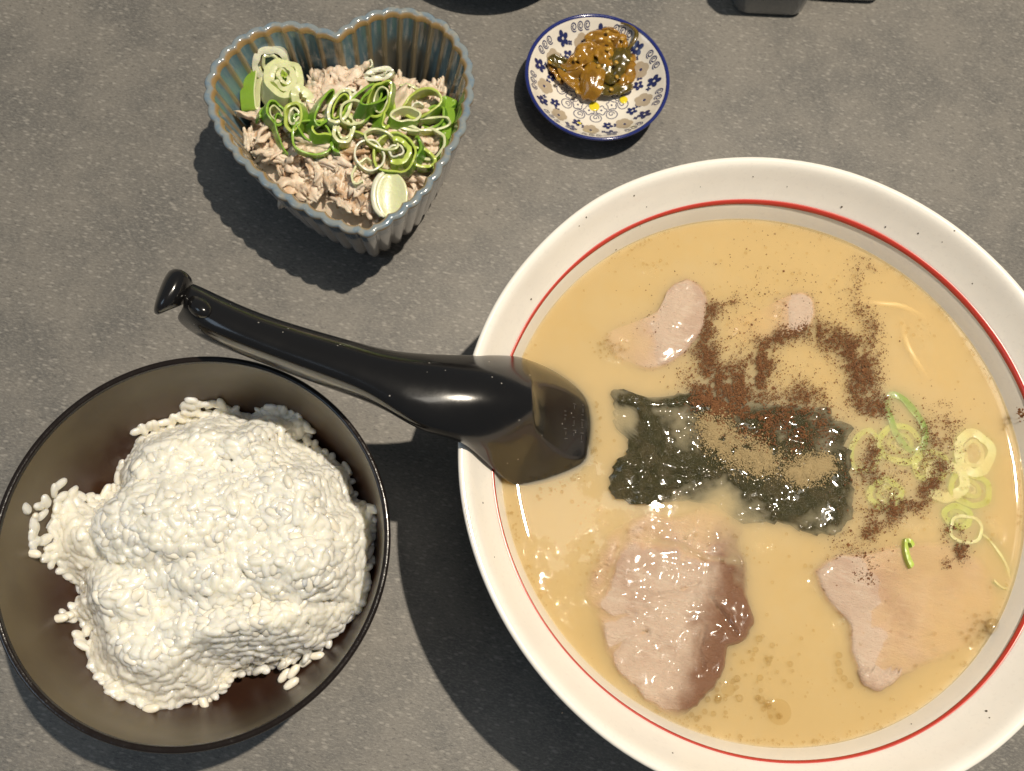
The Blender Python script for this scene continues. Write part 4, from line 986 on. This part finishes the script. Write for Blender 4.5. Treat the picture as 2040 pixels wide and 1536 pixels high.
for k in range(ND):
    p0 = ph0+2*PI*k/ND; st_ = 2*PI/ND
    navy.flower(.0286, p0, .0032, 5, .55, .3+k); wht.ell(.0288, p0, 0, 0, .0005, .0005, 0, .0002)
    for j in (-1, 0, 1): navy.line(.0310, p0+st_/2+j*.112, spiral(.0017, 1.6, .6+math.pi, -1), .00042)
    bei.flower(.0246, p0+st_*.5, .0042, 5, .8, k*.7); navy.ell(.0252, p0+st_*.5, 0, 0, .0007, .0007, 0, .0002)
    navy.flower(.0218, p0+st_*.05, .0027, 5, .55, k*.5+1); wht.ell(.0222, p0+st_*.08, 0, 0, .0004, .0004, 0, .0002)
    navy.flower(.0232, p0+st_*.30, .0016, 4, .6, k); navy.flower(.0262, p0-st_*.16, .0012, 4, .6, k*2)
NW = 12
for k in range(NW):
    p0 = 2*PI*k/NW
    c_ = [(.0024*(1+.16*math.cos(5*t_))*math.cos(t_), .0024*(1+.16*math.cos(5*t_))*math.sin(t_)) for t_ in [2*PI*j/30 for j in range(31)]]
    navy.line(.0118, p0, c_, .0004); navy.ell(.0118, p0, 0, 0, .0005, .0005, 0)
    c_ = [(.0025*math.cos(t_), .0028*math.sin(t_)) for t_ in [2*PI*j/20 for j in range(21)]]
    navy.line(.0160, p0+PI/NW, c_, .0004); navy.line(.0156, p0+PI/NW, spiral(.0016, 1.1, 1), .0004)
navy.flower(.0060, R_(250), .0011, 5, .6); navy.flower(.0055, R_(60), .0011, 5, .6)
mesh('navy_print', navy.V, navy.F, M_navy, dish); mesh('beige_print', bei.V, bei.F, M_beige, dish); mesh('white_dots', wht.V, wht.F, M_dish, dish)
# pickles
pk = thing('pickled_greens', 'glossy amber and olive pickled mustard leaves with sesame in the navy-printed dish', 'pickles', at(1180,140,.006))
def leaf(u, v, z, a, b_, rot, mat, curl, seed, tilt=(0,0), name='leaf', th=.0013):
    c = at(u, v, z); V, F = [], []; n, m = 12, 10; M3 = Matrix.Rotation(tilt[0], 3, 'X') @ Matrix.Rotation(tilt[1], 3, 'Y')
    k_ = 1/4150.
    for i in range(n):
        for j in range(m):
            s_ = i/(n-1)*2-1; q_ = j/(m-1)*2-1; wdt = max(.12, 1-abs(s_)**2.4)**.5*(1+.3*noise.noise((s_*2,seed,1)))
            x = a*s_*k_; y = b_*q_*wdt*k_*(1+.25*noise.noise((s_*2.2,q_*1.5,seed)))
            zz = curl*(q_*q_*wdt-.4)+.0016*noise.noise((s_*1.9+seed,q_*1.9,4))+.0008*noise.noise((s_*5+seed,q_*5,9))-.4*abs(curl)*s_*s_
            x, y = x*math.cos(rot)-y*math.sin(rot), x*math.sin(rot)+y*math.cos(rot); w_ = M3 @ Vector((x, y, zz))
            V.append(c+EX*w_.x+EY*w_.y+Vector((0,0,w_.z)))
    for i in range(n-1):
        for j in range(m-1): F.append((i*m+j, i*m+j+1, (i+1)*m+j+1, (i+1)*m+j))
    return mesh(name, V, F, mat, pk, solid=th, sub=1)
A, O = M_amber, M_olive
for a in ((1150,160,.0085,46,26,R_(-38),A,.0034,1,(.25,.1)),(1180,160,.0105,24,40,R_(-8),A,-.0038,2,(.1,-.25)),(1118,128,.0085,30,16,R_(-20),O,.0022,3,(.1,.2)),
          (1108,145,.0075,26,14,R_(-50),A,.0018,4,(0,.3)),(1152,124,.0105,34,15,R_(28),A,.0026,5,(.2,0)),(1170,104,.0120,30,20,R_(40),A,-.003,6,(.2,.2)),
          (1200,78,.0120,36,20,R_(10),A,-.0034,7,(.35,0)),(1218,70,.0130,22,14,R_(-20),A,.002,8,(.4,0)),(1232,84,.0120,16,22,R_(10),A,-.0025,9,(.1,-.3)),
          (1232,120,.0110,24,38,R_(-20),O,-.0028,10,(.1,-.2)),(1215,140,.0110,22,34,R_(20),O,.003,11,(.1,0)),(1248,135,.0095,18,36,R_(-6),A,-.0028,12,(0,-.45)),
          (1222,176,.0080,40,14,R_(14),O,-.0022,13,(-.3,0)),(1182,112,.0095,24,22,0,O,.002,14,(0,0)),(1205,110,.0120,20,26,R_(30),A,-.0022,15,(.1,.1)),(1240,160,.0085,16,26,R_(-30),A,-.002,16,(0,-.3))):
    leaf(*a)
V, F = tube(spline([at(1246,104,.013),at(1262,84,.0155),at(1268,64,.0165),at(1252,50,.0168),at(1236,46,.0165)], 6), [.0012-.0009*abs(i-10)/14 for i in range(25)], 8, .7); mesh('stem', V, F, M_olive, pk)
sm_ = D.meshes.new('seed'); V, F = grain_mesh(2); sm_.from_pydata([(x*.36,y*.6,z*.4) for x, y, z in V], [], F); sm_.materials.append(M_seed); sm_.polygons.foreach_set('use_smooth', [True]*len(sm_.polygons))
for u, v, z in ((1095,124,.0118),(1210,63,.0168),(1211,98,.0158),(1214,82,.0165),(1228,124,.0152),(1150,183,.0098),(1218,178,.0112),(1256,118,.0128),(1229,153,.0142),(1192,132,.0136),(1113,158,.0105),(1240,78,.0158),(1146,118,.0142)):
    o = link('seed', sm_, pk); o.location = at(u, v, z)-wloc(pk); o.rotation_euler = (random.gauss(0,.3), random.gauss(0,.3), random.uniform(0,6.28))
for u, v, r, lab in ((1184,212,11,'yellow oil drop on the dish below the pickles'),(1243,199,9,'yellow pickle fleck on the printed ring at the right of the dish'),(1153,248,6,'smallest yellow drop near the lower rim of the dish')):
    c = at(u, v, .0046); rr_ = math.hypot(c.x-PC[0], c.y-PC[1]); c = at(u, v, dz_(min(.032, rr_))+.0001)
    V, F = dome(c, r/4150, .0004, 16, 4); tag(mesh('oil_drop', V, F, M_oil, loc=c), lab, 'oil drop')
# ------------------------------------------------------------------ dark bowl at the top edge
tc_ = at(990,-12,.03); bc = tc_+EY*.064; bc.z = 0
V, F = lathe(lsp([(r_q, z_q*.5) for r_q, z_q in [(.001,.003),(.026,.003),(.0265,0),(.030,0),(.031,.006),(.040,.014),(.048,.030),(.0515,.048),(.052,.058),(.0512,.0592),(.0502,.058),(.049,.046),(.044,.028),(.034,.014),(.018,.010),(.0005,.0095)]]), bc, 96)
lb = thing('lacquer_bowl', 'black and dark red lacquer bowl cut off by the top edge of the picture', 'bowl', bc)
mesh('body', V, F, M_rlacq, lb)
# ------------------------------------------------------------------ glass jars at the top edge
def rrect(c, hw, hd, r, z, n=5):
    pts = []
    for q_, (sx, sy) in enumerate(((1,1),(-1,1),(-1,-1),(1,-1))):
        for k in range(n+1):
            a = PI/2*q_+PI/2*k/n; x = sx*(hw-r)+r*math.cos(a); y = sy*(hd-r)+r*math.sin(a)
            p_ = Vector(c)+EX*x+EY*y; pts.append((p_.x, p_.y, z))
    return pts
def loft(rings, cap0=True, cap1=True):
    V, F = [], []; n = len(rings[0])
    for r in rings: V += r
    for i in range(len(rings)-1):
        for k in range(n): F.append((i*n+k, i*n+(k+1)%n, (i+1)*n+(k+1)%n, (i+1)*n+k))
    if cap0: F.append(tuple(reversed(range(n))))
    if cap1: F.append(tuple(range((len(rings)-1)*n, len(rings)*n)))
    return V, F
M_pep = powder('red_pepper_flakes', (.10,.02,.012), (.04,.012,.01)); M_dark = powder('black_pepper', (.02,.02,.022), (.05,.045,.04)); M_lid = Mat('steel_lid', (.55,.55,.56), .25, Metallic=1).m
def jar(u, v, hw, label, fill):
    c = at(u, v, 0)+EY*hw; j = thing('glass_jar', label, 'jar', c, None)
    o_ = [(hw*.90,.0),(hw,.0025),(hw,.060),(hw*.8,.066),(hw*.8,.072)]; i_ = [(hw*.68,.072),(hw*.68,.066),(hw-.0048,.058),(hw-.0048,.0105),(hw*.6,.0085)]
    V, F = loft([rrect(c, a, a, a*.38, z) for a, z in o_+i_]); mesh('glass_body', V, F, M_glass, j)
    V, F = loft([rrect(c, a, a, a*.38, z) for a, z in ((hw*.45,.011),(hw*.62,.013),(hw*.62,.030),(hw*.45,.031))]); mesh('contents', V, F, fill, j)
    V, F = loft([rrect(c, a, a, a*.38, z) for a, z in ((hw*.86,.068),(hw*.88,.070),(hw*.88,.080),(hw*.82,.082))]); mesh('lid', V, F, M_lid, j)
jar(1530,34,.0185,'clear square glass jar of dark seasoning, left of two at the top edge', M_pep)
jar(1688,6,.0175,'square glass jar just touching the top edge, right of the other glass jar', M_dark)
